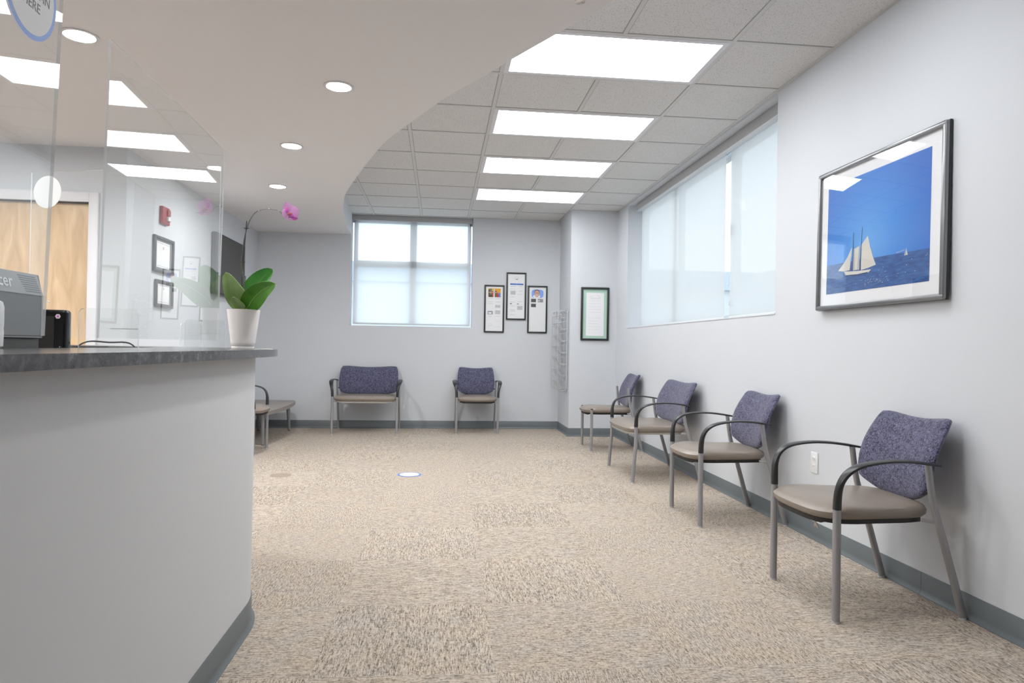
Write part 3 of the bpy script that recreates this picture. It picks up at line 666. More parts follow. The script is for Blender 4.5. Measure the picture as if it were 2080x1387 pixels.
t3 = thing('acrylic_screen', 'farthest clear acrylic screen on the counter, bearing a blank white disc', 'sneeze guard', (0, 0, 0), group='clear acrylic screens on the reception counter')
mb = MB(); ac_sheet(mb, (-1.985, 3.536), (-1.009, 3.238), 1.083, 1.880); mb.build('sheet', t3)
foot(t3, -1.85, 3.495, -0.296 + PI / 2); foot(t3, -1.14, 3.278, -0.296 + PI / 2)

# round notice on the nearest screen
ny, nz_ = 1.163, 1.628
d_ = Vector((-0.0339, 1, 0)).normalized(); nrm = Vector((1, 0.0339, -0.0303)).normalized(); upv = nrm.cross(d_).normalized()
Mn = Matrix(((d_.x, upv.x, nrm.x, p1x(ny, nz_) + 0.0045 * nrm.x), (d_.y, upv.y, nrm.y, ny + 0.0045 * nrm.y), (d_.z, upv.z, nrm.z, nz_ + 0.0045 * nrm.z), (0, 0, 0, 1)))
mb = MB(); R_ = 0.074
mb.lathe([(R_ - .008, 0), (R_, 0), (R_, 0.0004), (R_ - .008, 0.0004)], M['paleblue'], 48, smooth=False); mb.f = mb.f[:-2]; mb.m = mb.m[:-2]; mb.sm = mb.sm[:-2]
mb.lathe([(0.001, 0.0005), (R_ - 0.008, 0.0005), (R_ - 0.008, 0.0008), (0.001, 0.0008)], M['notice'], 48, smooth=False)
text_mb(mb, 'CHECK-IN', 0.022, M['ink'], Matrix.Translation((0.002, 0.003, 0.0010)), 0.0002)
text_mb(mb, 'HERE', 0.022, M['ink'], Matrix.Translation((0.000, -0.019, 0.0010)), 0.0002)
mb.xf(Mn); tag(mb.build('notice_sticker'), 'round white notice with a blue rim stuck on the nearest clear screen', 'sign')
# blank disc on the far screen
dd = Vector((0.956, -0.2924, 0)).normalized(); n3 = Vector((-0.2924, -0.956, 0)).normalized(); u3 = Vector((0, 0, 1))
pc = Vector((-1.893, 3.509, 1.783)) + n3 * 0.006
M3 = Matrix(((dd.x, u3.x, n3.x, pc.x), (dd.y, u3.y, n3.y, pc.y), (dd.z, u3.z, n3.z, pc.z), (0, 0, 0, 1)))
mb = MB(); mb.lathe([(0.001, 0), (0.078, 0), (0.078, 0.0005), (0.001, 0.0005)], M['disc'], 48, smooth=False); mb.xf(M3)
tag(mb.build('paper_disc'), 'blank white paper disc stuck on the far clear screen', 'sign')

# computers behind the counter
mon = thing('computer_monitor', 'grey back of a monitor with slotted vents, left edge behind the counter', 'monitor', (0, 0, 0))
fx = -1.110
mb = MB()   # back housing: vertical face, slanting vented top
ys0, ys1 = 1.52, 2.040
prof = [(fx, 1.077), (fx, 1.192), (fx - 0.012, 1.250), (fx - 0.07, 1.252), (fx - 0.07, 1.077)]
vs = [(x, y, z) for y in (ys0, ys1) for x, z in prof]
mb.add(vs, [(0, 1, 6, 5), (4, 0, 5, 9), (2, 3, 8, 7), (3, 4, 9, 8), (0, 4, 3, 2, 1), (5, 6, 7, 8, 9)], M['monback'])
mb.build('housing', mon)
mb = MB()   # light grey slanted strip
sl = Vector((-0.012, 0, 0.058)); sn = Vector((0.058, 0, 0.012)).normalized()
def onsl(y, s_, e=0.0): 
    p = Vector((fx, y, 1.192)) + sl * s_ + sn * e; return p
mb.add([onsl(ys0, 0, .002), onsl(ys1, 0, .002), onsl(ys1 - 0.01, 1, .002), onsl(ys0, 1, .002), onsl(ys0, 0, 0), onsl(ys1, 0, 0), onsl(ys1 - .01, 1, 0), onsl(ys0, 1, 0)],
       [(0, 1, 2, 3), (0, 4, 5, 1), (1, 5, 6, 2), (2, 6, 7, 3), (3, 7, 4, 0)], M['monvent'])
mb.box(fx - .001, fx + .0015, ys1 - .006, ys1 + .001, 1.077, 1.192, M['monvent']); mb.box(fx - .001, fx + .0015, ys0, ys1, 1.075, 1.079, M['monvent'])
mb.build('vent_strip', mon, label='light grey slanted strip')
mb = MB()
for k in range(8):
    s0 = 0.12 + k * 0.10
    a, b_ = ys1 - 0.080 - k * 0.0036, ys1 - 0.010 - k * 0.0020
    mb.add([onsl(a, s0, .0026), onsl(b_, s0, .0026), onsl(b_, s0 + .05, .0026), onsl(a, s0 + .05, .0026)], [(0, 1, 2, 3)], M['pan'])
mb.build('vent_slots', mon)
mb = MB()
u_ax = Vector((0, 1, 0)); v_ax = sl.normalized()
pc = onsl(1.868, 0.50, .0034)
ML = Matrix(((u_ax.x, v_ax.x, sn.x, pc.x), (u_ax.y, v_ax.y, sn.y, pc.y), (u_ax.z, v_ax.z, sn.z, pc.z), (0, 0, 0, 1)))
text_mb(mb, 'acer', 0.046, M['paper'], ML, 0.0003, 0.0004); mb.build('lettering', mon)
mb = MB(); mb.rbox(fx - 0.09, fx - 0.005, ys0, ys1 - 0.002, 0.84, 1.077, M['pan'], .004); mb.box(fx - .14, fx - 0.09, ys0 - .02, ys1 + .0, 0.84, 1.25, M['pan']); mb.build('screen_body', mon)
mb = MB(); mb.box(fx - .09, fx - .06, 1.70, 1.80, .765, .84, M['pan']); mb.rbox(fx - .18, fx + .02, 1.62, 1.88, 0.7455, .765, M['pan'], .005); mb.build('stand', mon)

mon2 = thing('computer_monitor', 'black monitor seen from the front with a small sticker on its top corner', 'monitor', (-1.441, 2.56, 0.7455), rz=0.10)
mb = MB(); mb.rbox(-0.20, 0.125, 0.0, 0.045, 0.07, 0.432, M['gloss'], 0.012, 3); mb.build('casing', mon2)
mb = MB(); mb.box(-0.185, 0.085, -0.0015, 0.001, 0.10, 0.408, M['pan']); mb.build('screen', mon2)
for k in range(5):
    mb = MB(); mb.ball((0.104, -0.0005, 0.16 + k * 0.035), 0.0025, M['ink'], 1, (1, .4, 1)); mb.build('button', mon2)
mb = MB(); mb.box(-.07, -.01, .01, .035, 0.015, .08, M['gloss']); mb.rbox(-.14, .06, -.06, .10, 0, .015, M['gloss'], .004); mb.build('stand', mon2)
mb = MB()
for k in range(6):
    a = k * PI / 3; mb.lathe([(0.001, 0), (0.0042, 0), (0.0042, .0004), (0.001, .0004)], M['matw'], 10, cx=0.0045 * math.cos(a), cy=0.0045 * math.sin(a), smooth=False)
mb.lathe([(0.001, .0005), (0.004, .0005), (0.004, .0009), (0.001, .0009)], M['petald'], 12, smooth=False)
mb.xf(Matrix.Translation((0.097, -0.0022, 0.408)) @ Matrix.Rotation(PI / 2, 4, 'X')); mb.build('sticker', mon2, label='small pink and white flower sticker')
t = thing('webcam', 'small white webcam with a short cord on top of the black monitor', 'webcam', (-1.475, 2.572, 1.1785), rz=0.1)
mb = MB(); mb.rbox(0.02, 0.05, -0.01, 0.02, 0, 0.024, M['white'], .006); mb.build('body', t)
mb = MB(); mb.tube(smoothpts([(0.03, 0, .022), (0.05, 0, .030), (0.08, 0, .030), (0.095, 0.0, .024)], 5), 0.0022, M['white'], 6); mb.build('cord', t)
mb = MB(); mb.tube(smoothpts([(-1.34, 2.62, 0.80), (-1.33, 2.64, 1.00), (-1.31, 2.68, 1.062), (-1.25, 2.74, 1.064), (-1.19, 2.80, 1.055), (-1.165, 2.83, 0.96), (-1.16, 2.84, 0.76)], 6), 0.0028, M['arm'], 6)
tag(mb.build('power_cord'), 'black cord looping behind the counter beside the black monitor', 'cord')
t = thing('pump_bottle', 'white plastic bottle standing on the counter at the far left edge', 'bottle', (-1.050, 1.700, ZT))
mb = MB(); mb.lathe([(0.001, 0), (0.030, 0), (0.036, 0.006), (0.037, 0.04), (0.036, 0.050), (0.037, 0.054), (0.037, 0.098), (0.034, 0.110), (0.016, 0.120), (0.014, 0.128)], M['white'], 32); mb.build('bottle', t)
mb = MB(); mb.lathe([(0.016, 0.126), (0.017, 0.142), (0.010, 0.146)], M['matw'], 24); mb.build('cap', t)

# ---------------------------------------------------------------- orchid
PX, PY = -0.839, 3.033
CW = Vector((0, 0, CAMH))
def wpt(u_, v_, D):
    """world point at camera depth D on the line through a reference-photo coordinate"""
    return CW + (fw + r2 * ((u_ - 1040) / FPX) + u2 * ((693.5 - v_) / FPX)) * D
orch = thing('potted_orchid', 'pink orchid with broad green leaves in a white pot on the counter end', 'plant', (PX, PY, ZT))
IV = Matrix.Translation((-PX, -PY, -ZT))
mb = MB(); mb.lathe([(0.001, 0), (0.0455, 0), (0.0465, 0.006), (0.0455, 0.009), (0.0475, 0.011), (0.050, 0.03), (0.0665, 0.160), (0.0675, 0.166), (0.0640, 0.166), (0.061, 0.150), (0.001, 0.148)], M['ceramic'], 48); mb.build('pot', orch)
mb = MB()
for k in range(60):
    a = random.random() * 2 * PI; r = 0.052 * math.sqrt(random.random()); mb.ball((r * math.cos(a), r * math.sin(a), 0.150 + random.random() * .006), 0.006 + random.random() * .004, M['bark'], 1, (1.3, .8, .6))
mb.build('bark', orch)
def leaf(name, pts, w, mat, veinmat, twist=0.0, nrmv=(0, -1, 0)):
    """pts midrib in (u,v,depth) reference coords"""
    mid = [wpt(*p) for p in smoothpts(pts, 5)]; n = len(mid); vs = []; fs = []; cols = 7
    th = 0.0012
    nv = Vector(nrmv).normalized()
    for side in (1, -1):
        for i, p in enumerate(mid):
            s_ = i / (n - 1); ww = w * (math.sin(PI * min(1, s_ ** 0.72 * 0.985 + 0.015)) ** 0.62 if s_ < 1 else 0.02)
            ww = max(ww, 0.004 if i < n - 1 else 0.001)
            Tn = (mid[min(i + 1, n - 1)] - mid[max(i - 1, 0)]).normalized(); S = Tn.cross(nv).normalized(); Nn = S.cross(Tn).normalized()
            S = (S * math.cos(twist) + Nn * math.sin(twist)); Nn = S.cross(Tn).normalized()
            for k in range(cols):
                q = -1 + 2 * k / (cols - 1)
                vs.append(p + S * (q * ww / 2) + Nn * (abs(q) ** 1.5 * ww * 0.16 + side * th))
    for sd in range(2):
        o_ = sd * n * cols
        for i in range(n - 1):
            for k in range(cols - 1):
                fs.append((o_ + i * cols + k, o_ + i * cols + k + 1, o_ + (i + 1) * cols + k + 1, o_ + (i + 1) * cols + k))
    o_ = n * cols
    for i in range(n - 1):
        for k in (0, cols - 1): fs.append((i * cols + k, (i + 1) * cols + k, o_ + (i + 1) * cols + k, o_ + i * cols + k))
    for i in (0, n - 1): 
        for k in range(cols - 1): fs.append((i * cols + k, i * cols + k + 1, o_ + i * cols + k + 1, o_ + i * cols + k))
    m_ = MB(); m_.add(vs, fs, mat, True); m_.xf(IV); lf = m_.build(name, orch)
    m_ = MB(); m_.tube([p - nv * 0 + (CW - p).normalized() * 0.0016 for p in mid[2:-3]], 0.0011, veinmat, 5); m_.xf(IV); m_.build('midrib', lf)
    return lf
leaf('leaf', [(500, 627, 2.93), (512, 598, 2.95), (530, 568, 2.98), (553, 547, 3.01)], 0.098, M['leafd'], M['leafm'], 0.15)
leaf('leaf', [(502, 627, 2.92), (515, 606, 2.89), (535, 588, 2.85), (559, 576, 2.80)], 0.090, M['leafm'], M['leafp'], -0.25)
leaf('leaf', [(497, 627, 2.92), (486, 607, 2.90), (472, 582, 2.86), (458, 553, 2.83)], 0.092, M['leafp'], M['vein'], 0.1)
leaf('leaf', [(493, 627, 2.91), (487, 620, 2.89), (480, 612, 2.87), (473, 603, 2.85)], 0.040, M['leafp'], M['vein'], 0.1)
leaf('leaf', [(498, 628, 2.92), (497, 612, 2.93), (496, 598, 2.94), (495, 588, 2.95)], 0.030, M['leafm'], M['leafp'], 0.0)
mb = MB(); sp_ = [wpt(*p) for p in [(490, 627, 2.93), (491, 575, 2.935), (495, 520, 2.94), (499, 475, 2.95), (501, 449, 2.96)]]
mb.tube(sp_, 0.0021, M['stemb'], 8); mb.xf(IV); mb.build('support_stake', orch)
stem_pts = smoothpts([(503, 627, 2.92), (500, 600, 2.925), (494, 565, 2.93), (491, 530, 2.935), (496, 488, 2.945), (502, 462, 2.955), (509, 445, 2.98), (516, 434, 3.01), (525, 428, 3.04), (535, 425.5, 3.07), (546, 424.5, 3.10), (556, 426, 3.13), (566, 428, 3.15), (572, 433, 3.165), (579, 440, 3.175), (590, 441, 3.17), (606, 444, 3.16)], 4)
st_w = [wpt(*p) for p in stem_pts]; nS = len(st_w)
mb = MB(); mb.tube(st_w, [0.0035 - 0.0022 * min(1, i / (nS * 0.6)) for i in range(nS)], M['stemg'], 8)
for p in [(508.5, 446, 2.98), (525, 428, 3.04), (546, 424.2, 3.10), (566, 428, 3.15)]: mb.ball(wpt(*p), 0.0032, M['node'], 1)
mb.xf(IV); mb.build('flower_stem', orch)
for p in [(492, 532, 2.935), (500, 464, 2.95)]:
    mb = MB(); c = wpt(*p); mb.ball(c, 0.0055, M['stemb'], 1, (1.5, 1, .45)); mb.tube([c + Vector((-.010, 0, .002)), c + Vector((.012, 0, .001))], .0014, M['stemb'], 6)
    mb.xf(IV); mb.build('stem_clip', orch)
# bloom seen from below and the side: broad petals cupped over the column
fc = wpt(588, 434, 3.17)
fl = MB()
def petal(ang, ln, wd, tilt, mat, cx=0.0, cup=0.35, up_=0.0):
    vs = []; fs = []; n, m_ = 9, 9
    for i in range(n):
        s_ = i / (n - 1); ww = wd * math.sin(PI * (0.12 + 0.86 * s_)) ** 0.6
        for k in range(m_):
            q = -1 + 2 * k / (m_ - 1)
            vs.append((q * ww / 2, cup * (q * q) * ww * 0.3 - cup * ln * s_ * s_ * 0.4 + 0.0008 * math.sin(9 * q), s_ * ln))
    fs = [(i * m_ + k, i * m_ + k + 1, (i + 1) * m_ + k + 1, (i + 1) * m_ + k) for i in range(n - 1) for k in range(m_ - 1)]
    Mx = Matrix.Translation(fc + Vector((cx, 0, up_))) @ Matrix.Rotation(YAW * -1 + 0.3, 4, 'Z') @ Matrix.Rotation(ang, 4, 'Y') @ Matrix.Rotation(tilt, 4, 'X')
    vs = [Mx @ Vector(v) for v in vs]; nv_ = len(vs)
    # closed thin body
    Nn = (Mx.to_3x3() @ Vector((0, 1, 0))).normalized() * 0.0009
    vs = vs + [v + Nn for v in vs]
    fs2 = fs + [tuple(a + nv_ for a in f) for f in fs]
    rim = [k for k in range(m_)] + [i * m_ + m_ - 1 for i in range(1, n)] + [(n - 1) * m_ + k for k in range(m_ - 2, -1, -1)] + [i * m_ for i in range(n - 2, 0, -1)]
    for a, b_ in zip(rim, rim[1:] + rim[:1]): fs2.append((a, b_, b_ + nv_, a + nv_))
    p_ = MB(); p_.add(vs, fs2, mat, True); p_.xf(IV); return p_
flo = bpy.data.objects.new('bloom', None); C.objects.link(flo); flo.parent = orch
petal(math.radians(-14), 0.052, 0.044, 0.1, M['petal'], -.002).build('petal', flo)
petal(math.radians(62), 0.046, 0.058, 0.1, M['petal'], 0.000).build('petal', flo)
petal(math.radians(-75), 0.032, 0.048, 0.1, M['petal'], -.002).build('petal', flo)
petal(math.radians(128), 0.040, 0.032, -0.15, M['petald'], 0.002).build('petal', flo)
petal(math.radians(170), 0.032, 0.034, -0.15, M['petal'], -.001).build('petal', flo)
mb = MB()
mb.ball(fc + Vector((0.004, -0.010, -0.004)), 0.009, M['lip'], 2, (1.5, 1, .7)); mb.ball(fc + Vector((0.014, -0.010, -0.010)), 0.007, M['petald'], 2, (1.3, 1, .7)); mb.ball(fc + Vector((-0.010, -0.008, 0.014)), 0.010, M['petald'], 2, (.7, .4, 1.3))
mb.xf(IV); mb.build('lip', flo)

# ---------------------------------------------------------------- chairs
def lerp_tab(tab, x):
    for (a, va), (b_, vb) in zip(tab, tab[1:]):
        if x <= b_: 
            t_ = max(0, (x - a) / (b_ - a)); return va + (vb - va) * t_
    return tab[-1][1]
def build_chair(name, W, wide=False, arms=True, label='', cat='chair', group=None):
    t = thing(name, label, cat, group=group)
    hwm = W / 2 - 0.012
    # seat cushion
    prof = [(0.398, 0.030), (0.402, 0.010), (0.414, 0.001), (0.430, 0.0), (0.443, 0.006), (0.453, 0.020), (0.459, 0.045), (0.462, 0.09)]
    def outline(inset, n=56):
        pts = []
        sw = W / 2 - 0.016
        for k in range(n):
            a = 2 * PI * k / n; ca, sa = math.cos(a), math.sin(a); e = 0.42 if not wide else 0.33
            x = math.copysign(abs(ca) ** e, ca); y = math.copysign(abs(sa) ** e, sa)
            yy = y * 0.272 - 0.085
            if y < 0: yy = -0.085 + y * (0.235 + 0.022 * (1 - x * x))
            xx = x * (sw + (0.010 if y < -0.2 else 0.0) - 0.012 * max(0, y))
            L_ = math.hypot(xx, yy + 0.085); f_ = max(0.0, 1 - inset / max(L_, 1e-6)); 
            fx_ = (sw - inset) / sw; fy_ = (0.225 - inset) / 0.225
            pts.append((xx * fx_, -0.085 + (yy + 0.085) * fy_))
        return pts
    n = 56; m_ = MB(); vs = []; fs = []
    for z, ins in prof:
        for x, y in outline(ins):
            dip = -0.006 * math.exp(-((y + 0.02) / 0.12) ** 2) * (1 if z > .45 else 0) - (0.012 * max(0, (-y - 0.22) / 0.1)) * (1 if z > .44 else .3)
            vs.append((x, y, z + dip + 0.012 * max(0, -y) * 0.3))
    for i in range(len(prof) - 1):
        for k in range(n): fs.append((i * n + k, i * n + (k + 1) % n, (i + 1) * n + (k + 1) % n, (i + 1) * n + k))
    # top fill with centre
    for z_i, zc in ((len(prof) - 1, 0.4595), (0, 0.398)):
        c = len(vs)
        mid = [(0.5 * vs[z_i * n + k][0], -0.085 + 0.5 * (vs[z_i * n + k][1] + 0.085), vs[z_i * n + k][2] * .3 + zc * .7) for k in range(n)]
        vs += mid; vs.append((0, -0.085, zc))
        for k in range(n):
            fs.append((z_i * n + k, z_i * n + (k + 1) % n, c + (k + 1) % n, c + k)); fs.append((c + k, c + (k + 1) % n, c + n))
    m_.add(vs, fs, M['vinyl'], True); m_.build('seat', t)
    m_ = MB(); o2 = outline(0.016)
    vs = [(x, y, 0.376 + 0.012 * max(0, -y) * .3 + (0.006 if abs(x) > W * .35 else 0)) for x, y in o2] + [(x, y, 0.402 + 0.012 * max(0, -y) * .3) for x, y in o2]
    m_.add(vs, [tuple(range(n - 1, -1, -1)), tuple(range(n, 2 * n))] + [(k, (k + 1) % n, n + (k + 1) % n, n + k) for k in range(n)], M['palepan'] if wide else M['pan'], False)
    m_.build('seat_pan', t)
    # backrest pad
    hw_top, hw_mid, hw_bot = W / 2 - 0.032, W / 2 - 0.014, W / 2 - 0.022
    ytab = [(0.44, 0.118), (0.50, 0.116), (0.55, 0.117), (0.60, 0.126), (0.66, 0.142), (0.72, 0.172), (0.78, 0.208), (0.82, 0.236)]
    NU, NV = 20, 16; grid = {}; vs = []
    def shell(th_s):
        out = []
        for j in range(NV + 1):
            for i in range(NU + 1):
                u_ = -1 + 2 * i / NU; v_ = -1 + 2 * j / NV
                # denser near rim
                u_ = math.sin(u_ * PI / 2) * 0.6 + u_ * 0.4; v_ = math.sin(v_ * PI / 2) * 0.6 + v_ * 0.4
                uu = u_ * (1 - 0.055 * abs(v_) ** 7); vv = v_ * (1 - 0.075 * abs(u_) ** 7)
                s_ = (vv + 1) / 2
                zb_ = 0.441 + (0.050 if not wide else 0.026) * abs(u_) ** 2.2; zt = 0.790 + 0.024 * abs(u_) ** 1.8
                z = zb_ + (zt - zb_) * s_
                hw_ = lerp_tab([(0.44, hw_bot - 0.012), (0.50, hw_bot), (0.60, hw_mid), (0.70, hw_mid - 0.004), (0.82, hw_top)], z)
                x = uu * hw_
                edge_ = max(abs(u_), abs(v_)); th_ = 0.021 * (1 - edge_ ** 7) ** 0.5 + 0.004
                yc = lerp_tab(ytab, z) + 0.030 * (1 - u_ * u_) + 0.018
                out.append((x, yc + th_s * th_, z))
        return out
    A_, B_ = shell(-1), shell(1); vs = A_ + B_; off = len(A_); fs = []
    q = NU + 1
    for j in range(NV):
        for i in range(NU):
            a = j * q + i; fs.append((a, a + 1, a + q + 1, a + q)); fs.append((a + off, a + q + off, a + q + 1 + off, a + 1 + off))
    rim = list(range(0, q)) + [j * q + NU for j in range(1, NV + 1)] + [NV * q + i for i in range(NU - 1, -1, -1)] + [j * q for j in range(NV - 1, 0, -1)]
    for a, b_ in zip(rim, rim[1:] + rim[:1]): fs.append((a, b_, b_ + off, a + off))
    m_ = MB(); m_.add(vs, fs, M['fabric'], True); m_.build('backrest', t)
    # legs
    R0 = 0.0145
    for s_ in (-1, 1):
        x = s_ * W / 2
        m_ = MB(); lean = -0.022 if wide else 0.0
        topz = 0.458 if arms else 0.435
        fp = [(x, -0.275 + lean, 0.006), (x, -0.275 + lean * 0.6, 0.15), (x, -0.275, 0.30), (x, -0.275, topz)]
        m_.tube([Vector(p) for p in smoothpts(fp, 3)], R0, M['leg'], 12)
        if not arms: m_.lathe([(0.001, topz), (R0 + .001, topz), (R0 + .001, topz + .006), (0.004, topz + .012)], M['arm'], 12, cx=x, cy=-0.275)
        lg = m_.build('front_leg', t)
        m_ = MB(); m_.lathe([(0.001, 0), (0.0155, 0), (0.0155, 0.008), (0.001, 0.008)], M['glide'], 14, cx=x, cy=-0.275 + lean); m_.build('glide', lg)
        m_ = MB(); hb = 0.625 if arms else 0.66
        rp = [(x, 0.272, 0.006), (x, 0.205, 0.24), (x, 0.150, 0.42), (x, 0.130, 0.50), (x, 0.112, hb)]
        m_.sweep([(p, 0.024, 0.032 - .008 * (p[2] / .62)) for p in smoothpts(rp, 4)], M['leg'], 12, side=(1, 0, 0))
        lg = m_.build('rear_leg', t)
        m_ = MB(); m_.lathe([(0.001, 0), (0.0145, 0), (0.0145, 0.008), (0.001, 0.008)], M['glide'], 14, cx=x, cy=0.270); m_.build('glide', lg)
        # side rail under the seat and back bracket
        for pa, pb, mt_ in (((x, -0.270, 0.392), (x - s_ * 0.04, -0.262, 0.394), 'leg'), ((x, 0.160, 0.392), (x - s_ * 0.040, 0.118, 0.392), 'leg'), ((x, 0.125, 0.53), (x - s_ * 0.045, 0.155, 0.53), 'pan')):
            m_ = MB(); m_.tube([pa, pb], 0.008, M[mt_], 8); m_.build('bracket', t)
        if arms:
            ap = [(-0.275, .448, 0, .031, .031), (-0.274, .50, .002, .031, .029), (-0.268, .548, .008, .034, .024), (-0.250, .588, .017, .042, .019), (-0.215, .617, .025, .050, .016), (-0.16, .634, .029, .052, .014),
                  (-0.08, .643, .026, .048, .013), (0.0, .642, .019, .041, .013), (0.07, .635, .009, .034, .013), (0.13, .626, .001, .028, .012), (0.165, .620, -.002, .018, .009)]
            m_ = MB(); m_.sweep([((s_ * (W / 2 + o_), y, z), w_, t_) for y, z, o_, w_, t_ in smoothpts(ap, 3)], M['arm'], 12, side=(1, 0, 0)); m_.build('armrest', t)
    return t
GR = 'waiting-room chairs along the right wall'
chA = build_chair('waiting_chair', 0.508, label='nearest armchair by the right wall, beside the wall outlet, in ring-patterned blue fabric')
mb = MB()
pts = [(0.0, 0), (0.010, -.012), (0.022, -.026), (0.030, -.034), (0.020, -.036), (0.006, -.030), (-0.008, -.034), (-0.006, -.018)]
vs = [(x, y_, z) for y_ in (-.001, .001) for x, z in pts]; n = len(pts)
mb.add(vs, [tuple(range(n - 1, -1, -1)), tuple(range(n, 2 * n))] + [(k, (k + 1) % n, n + (k + 1) % n, n + k) for k in range(n)], M['cream'])
mb.tube([(0.005, 0, 0), (0.0, 0, 0.012), (-.004, 0, .02)], 0.0006, M['cream'], 5)
tg = mb.build('care_tag', chA, label='torn cream tag hanging under the seat'); tg.location = (0.045, -0.245, 0.360)
chB = copy_tree(chA)
for ch in list(chB.children):
    if ch.name.startswith('care_tag'): bpy.data.objects.remove(ch)
chF = copy_tree(chB); chL = copy_tree(chB)
wideC = build_chair('wide_waiting_chair', 0.765, wide=True, label='wide armchair by the right wall with a broad seat, under the long window')
wideF = copy_tree(wideC)
chD = build_chair('armless_waiting_chair', 0.462, arms=False, label='armless blue chair farthest along the right wall, near the corner')
def place(o, x, y, rz, label=None, group=None):
    o.location = (x, y, 0); o.rotation_euler = (0, 0, rz)
    if label: o['label'] = label
    if group: o['group'] = group
place(chA, 1.858, 2.812, -PI / 2, None, GR)
place(chB, 1.868, 4.254, -PI / 2, 'second armchair from the viewer by the right wall, below the near shade edge', GR)
place(wideC, 1.858, 5.722, -PI / 2, None, GR)
place(chD, 1.868, 7.208, -PI / 2, None, GR)
place(chF, 0.478, 8.640, 0, 'narrow blue armchair against the far wall, below the framed photo boards', 'chairs against the far wall')
place(wideF, -0.876, 8.590, 0, 'wide blue armchair against the far wall under the four-pane window', 'chairs against the far wall')
place(chL, -2.004, 6.905, PI / 2, 'armchair by the left wall, mostly hidden behind the reception desk')

# bench table by the left wall
bt = thing('bench_table', 'low taupe table with tapered grey legs, behind the desk in the far left corner', 'table', (-2.0, 8.0, 0))
outl = smoothpts([(-1.748, 7.28), (-1.712, 7.60), (-1.700, 7.95), (-1.712, 8.28), (-1.742, 8.58), (-1.775, 8.70), (-1.81, 8.735)], 5) + [(-2.29, 8.735), (-2.29, 7.28)]
mb = MB(); mb.prism([(x + 2.0, y - 8.0) for x, y in outl], 0.328, 0.368, M['table']); mb.build('table_top', bt)
for (x, y, dx, dy) in ((-1.835, 8.62, .012, .03), (-2.19, 8.62, .0, .03), (-1.84, 7.42, .012, -.02), (-2.19, 7.42, 0, -.02)):
    mb = MB(); mb.tube([(x + 2, y - 8, .328), (x + 2 + dx, y - 8 + dy, 0.004)], [.024, .015], M['leg'], 12); mb.lathe([(.001, 0), (.016, 0), (.016, .006), (.001, .006)], M['arm'], 12, cx=x + 2 + dx, cy=y - 8 + dy)
    mb.build('leg', bt)

# floor markers
t = thing('floor_decal', 'round white floor marker with a blue rim on the carpet', 'floor marker', (-0.228, 5.722, 0))
mb = MB(); mb.lathe([(0.001, 0.0008), (0.098, 0.0008), (0.098, 0.0018), (0.001, 0.0018)], M['blue'], 48, smooth=False); mb.build('rim', t)
mb = MB(); mb.lathe([(0.001, 0.0019), (0.080, 0.0019), (0.080, 0.0024), (0.001, 0.0024)], M['matw'], 48, smooth=False); mb.build('face', t)
mb = MB(); mb.lathe([(0.001, 0.0006), (0.084, 0.0006), (0.084, 0.0016), (0.001, 0.0016)], M['tan'], 40, smooth=False)
tag(mb.build('floor_disc', loc=(-1.262, 5.71, 0)), 'plain tan disc on the carpet, left of the blue-rimmed marker', 'floor marker')

# ---------------------------------------------------------------- wall items
def frame_mb(w_, h_, b_, d_, mat, z0=0.0):
    """picture frame in local XZ, back on y=0, front toward -y"""
    m_ = MB(); 
    def bar(x0, x1, zz0, zz1): m_.rbox(x0, x1, -d_, 0, zz0, zz1, mat, min(b_, d_) * 0.3, 2)
    bar(-w_ / 2, w_ / 2, h_ / 2 - b_, h_ / 2); bar(-w_ / 2, w_ / 2, -h_ / 2, -h_ / 2 + b_)
    bar(-w_ / 2, -w_ / 2 + b_, -h_ / 2 + b_ * .5, h_ / 2 - b_ * .5); bar(w_ / 2 - b_, w_ / 2, -h_ / 2 + b_ * .5, h_ / 2 - b_ * .5)
    return m_
def rect(m_, x0, x1, z0, z1, y, mat): m_.box(x0, x1, y - 0.0006, y, z0, z1, mat)
def board(label, x0, x1, z0, z1, content, group='black-framed boards on the far wall'):
    w_, h_ = x1 - x0, z1 - z0
    t = thing('framed_board', label, 'picture', ((x0 + x1) / 2, B, (z0 + z1) / 2), group=group)
    frame_mb(w_, h_, 0.020, 0.022, M['black']).build('frame', t)
    m_ = MB(); rect(m_, -w_ / 2 + .015, w_ / 2 - .015, -h_ / 2 + .015, h_ / 2 - .015, -0.006, M['paper']); m_.build('sheet', t)
    m_ = MB(); content(m_, w_, h_); m_.build('print', t)
    return t
def lines(m_, x0, x1, zs_, mat=None, hh=0.003):
    for z in zs_:
        x = x0
        while x < x1 - 0.004:
            l_ = min(random.uniform(.008, .022), x1 - x); rect(m_, x, x + l_, z - hh / 2, z + hh / 2, -0.0072, mat or M['ink']); x += l_ + 0.003
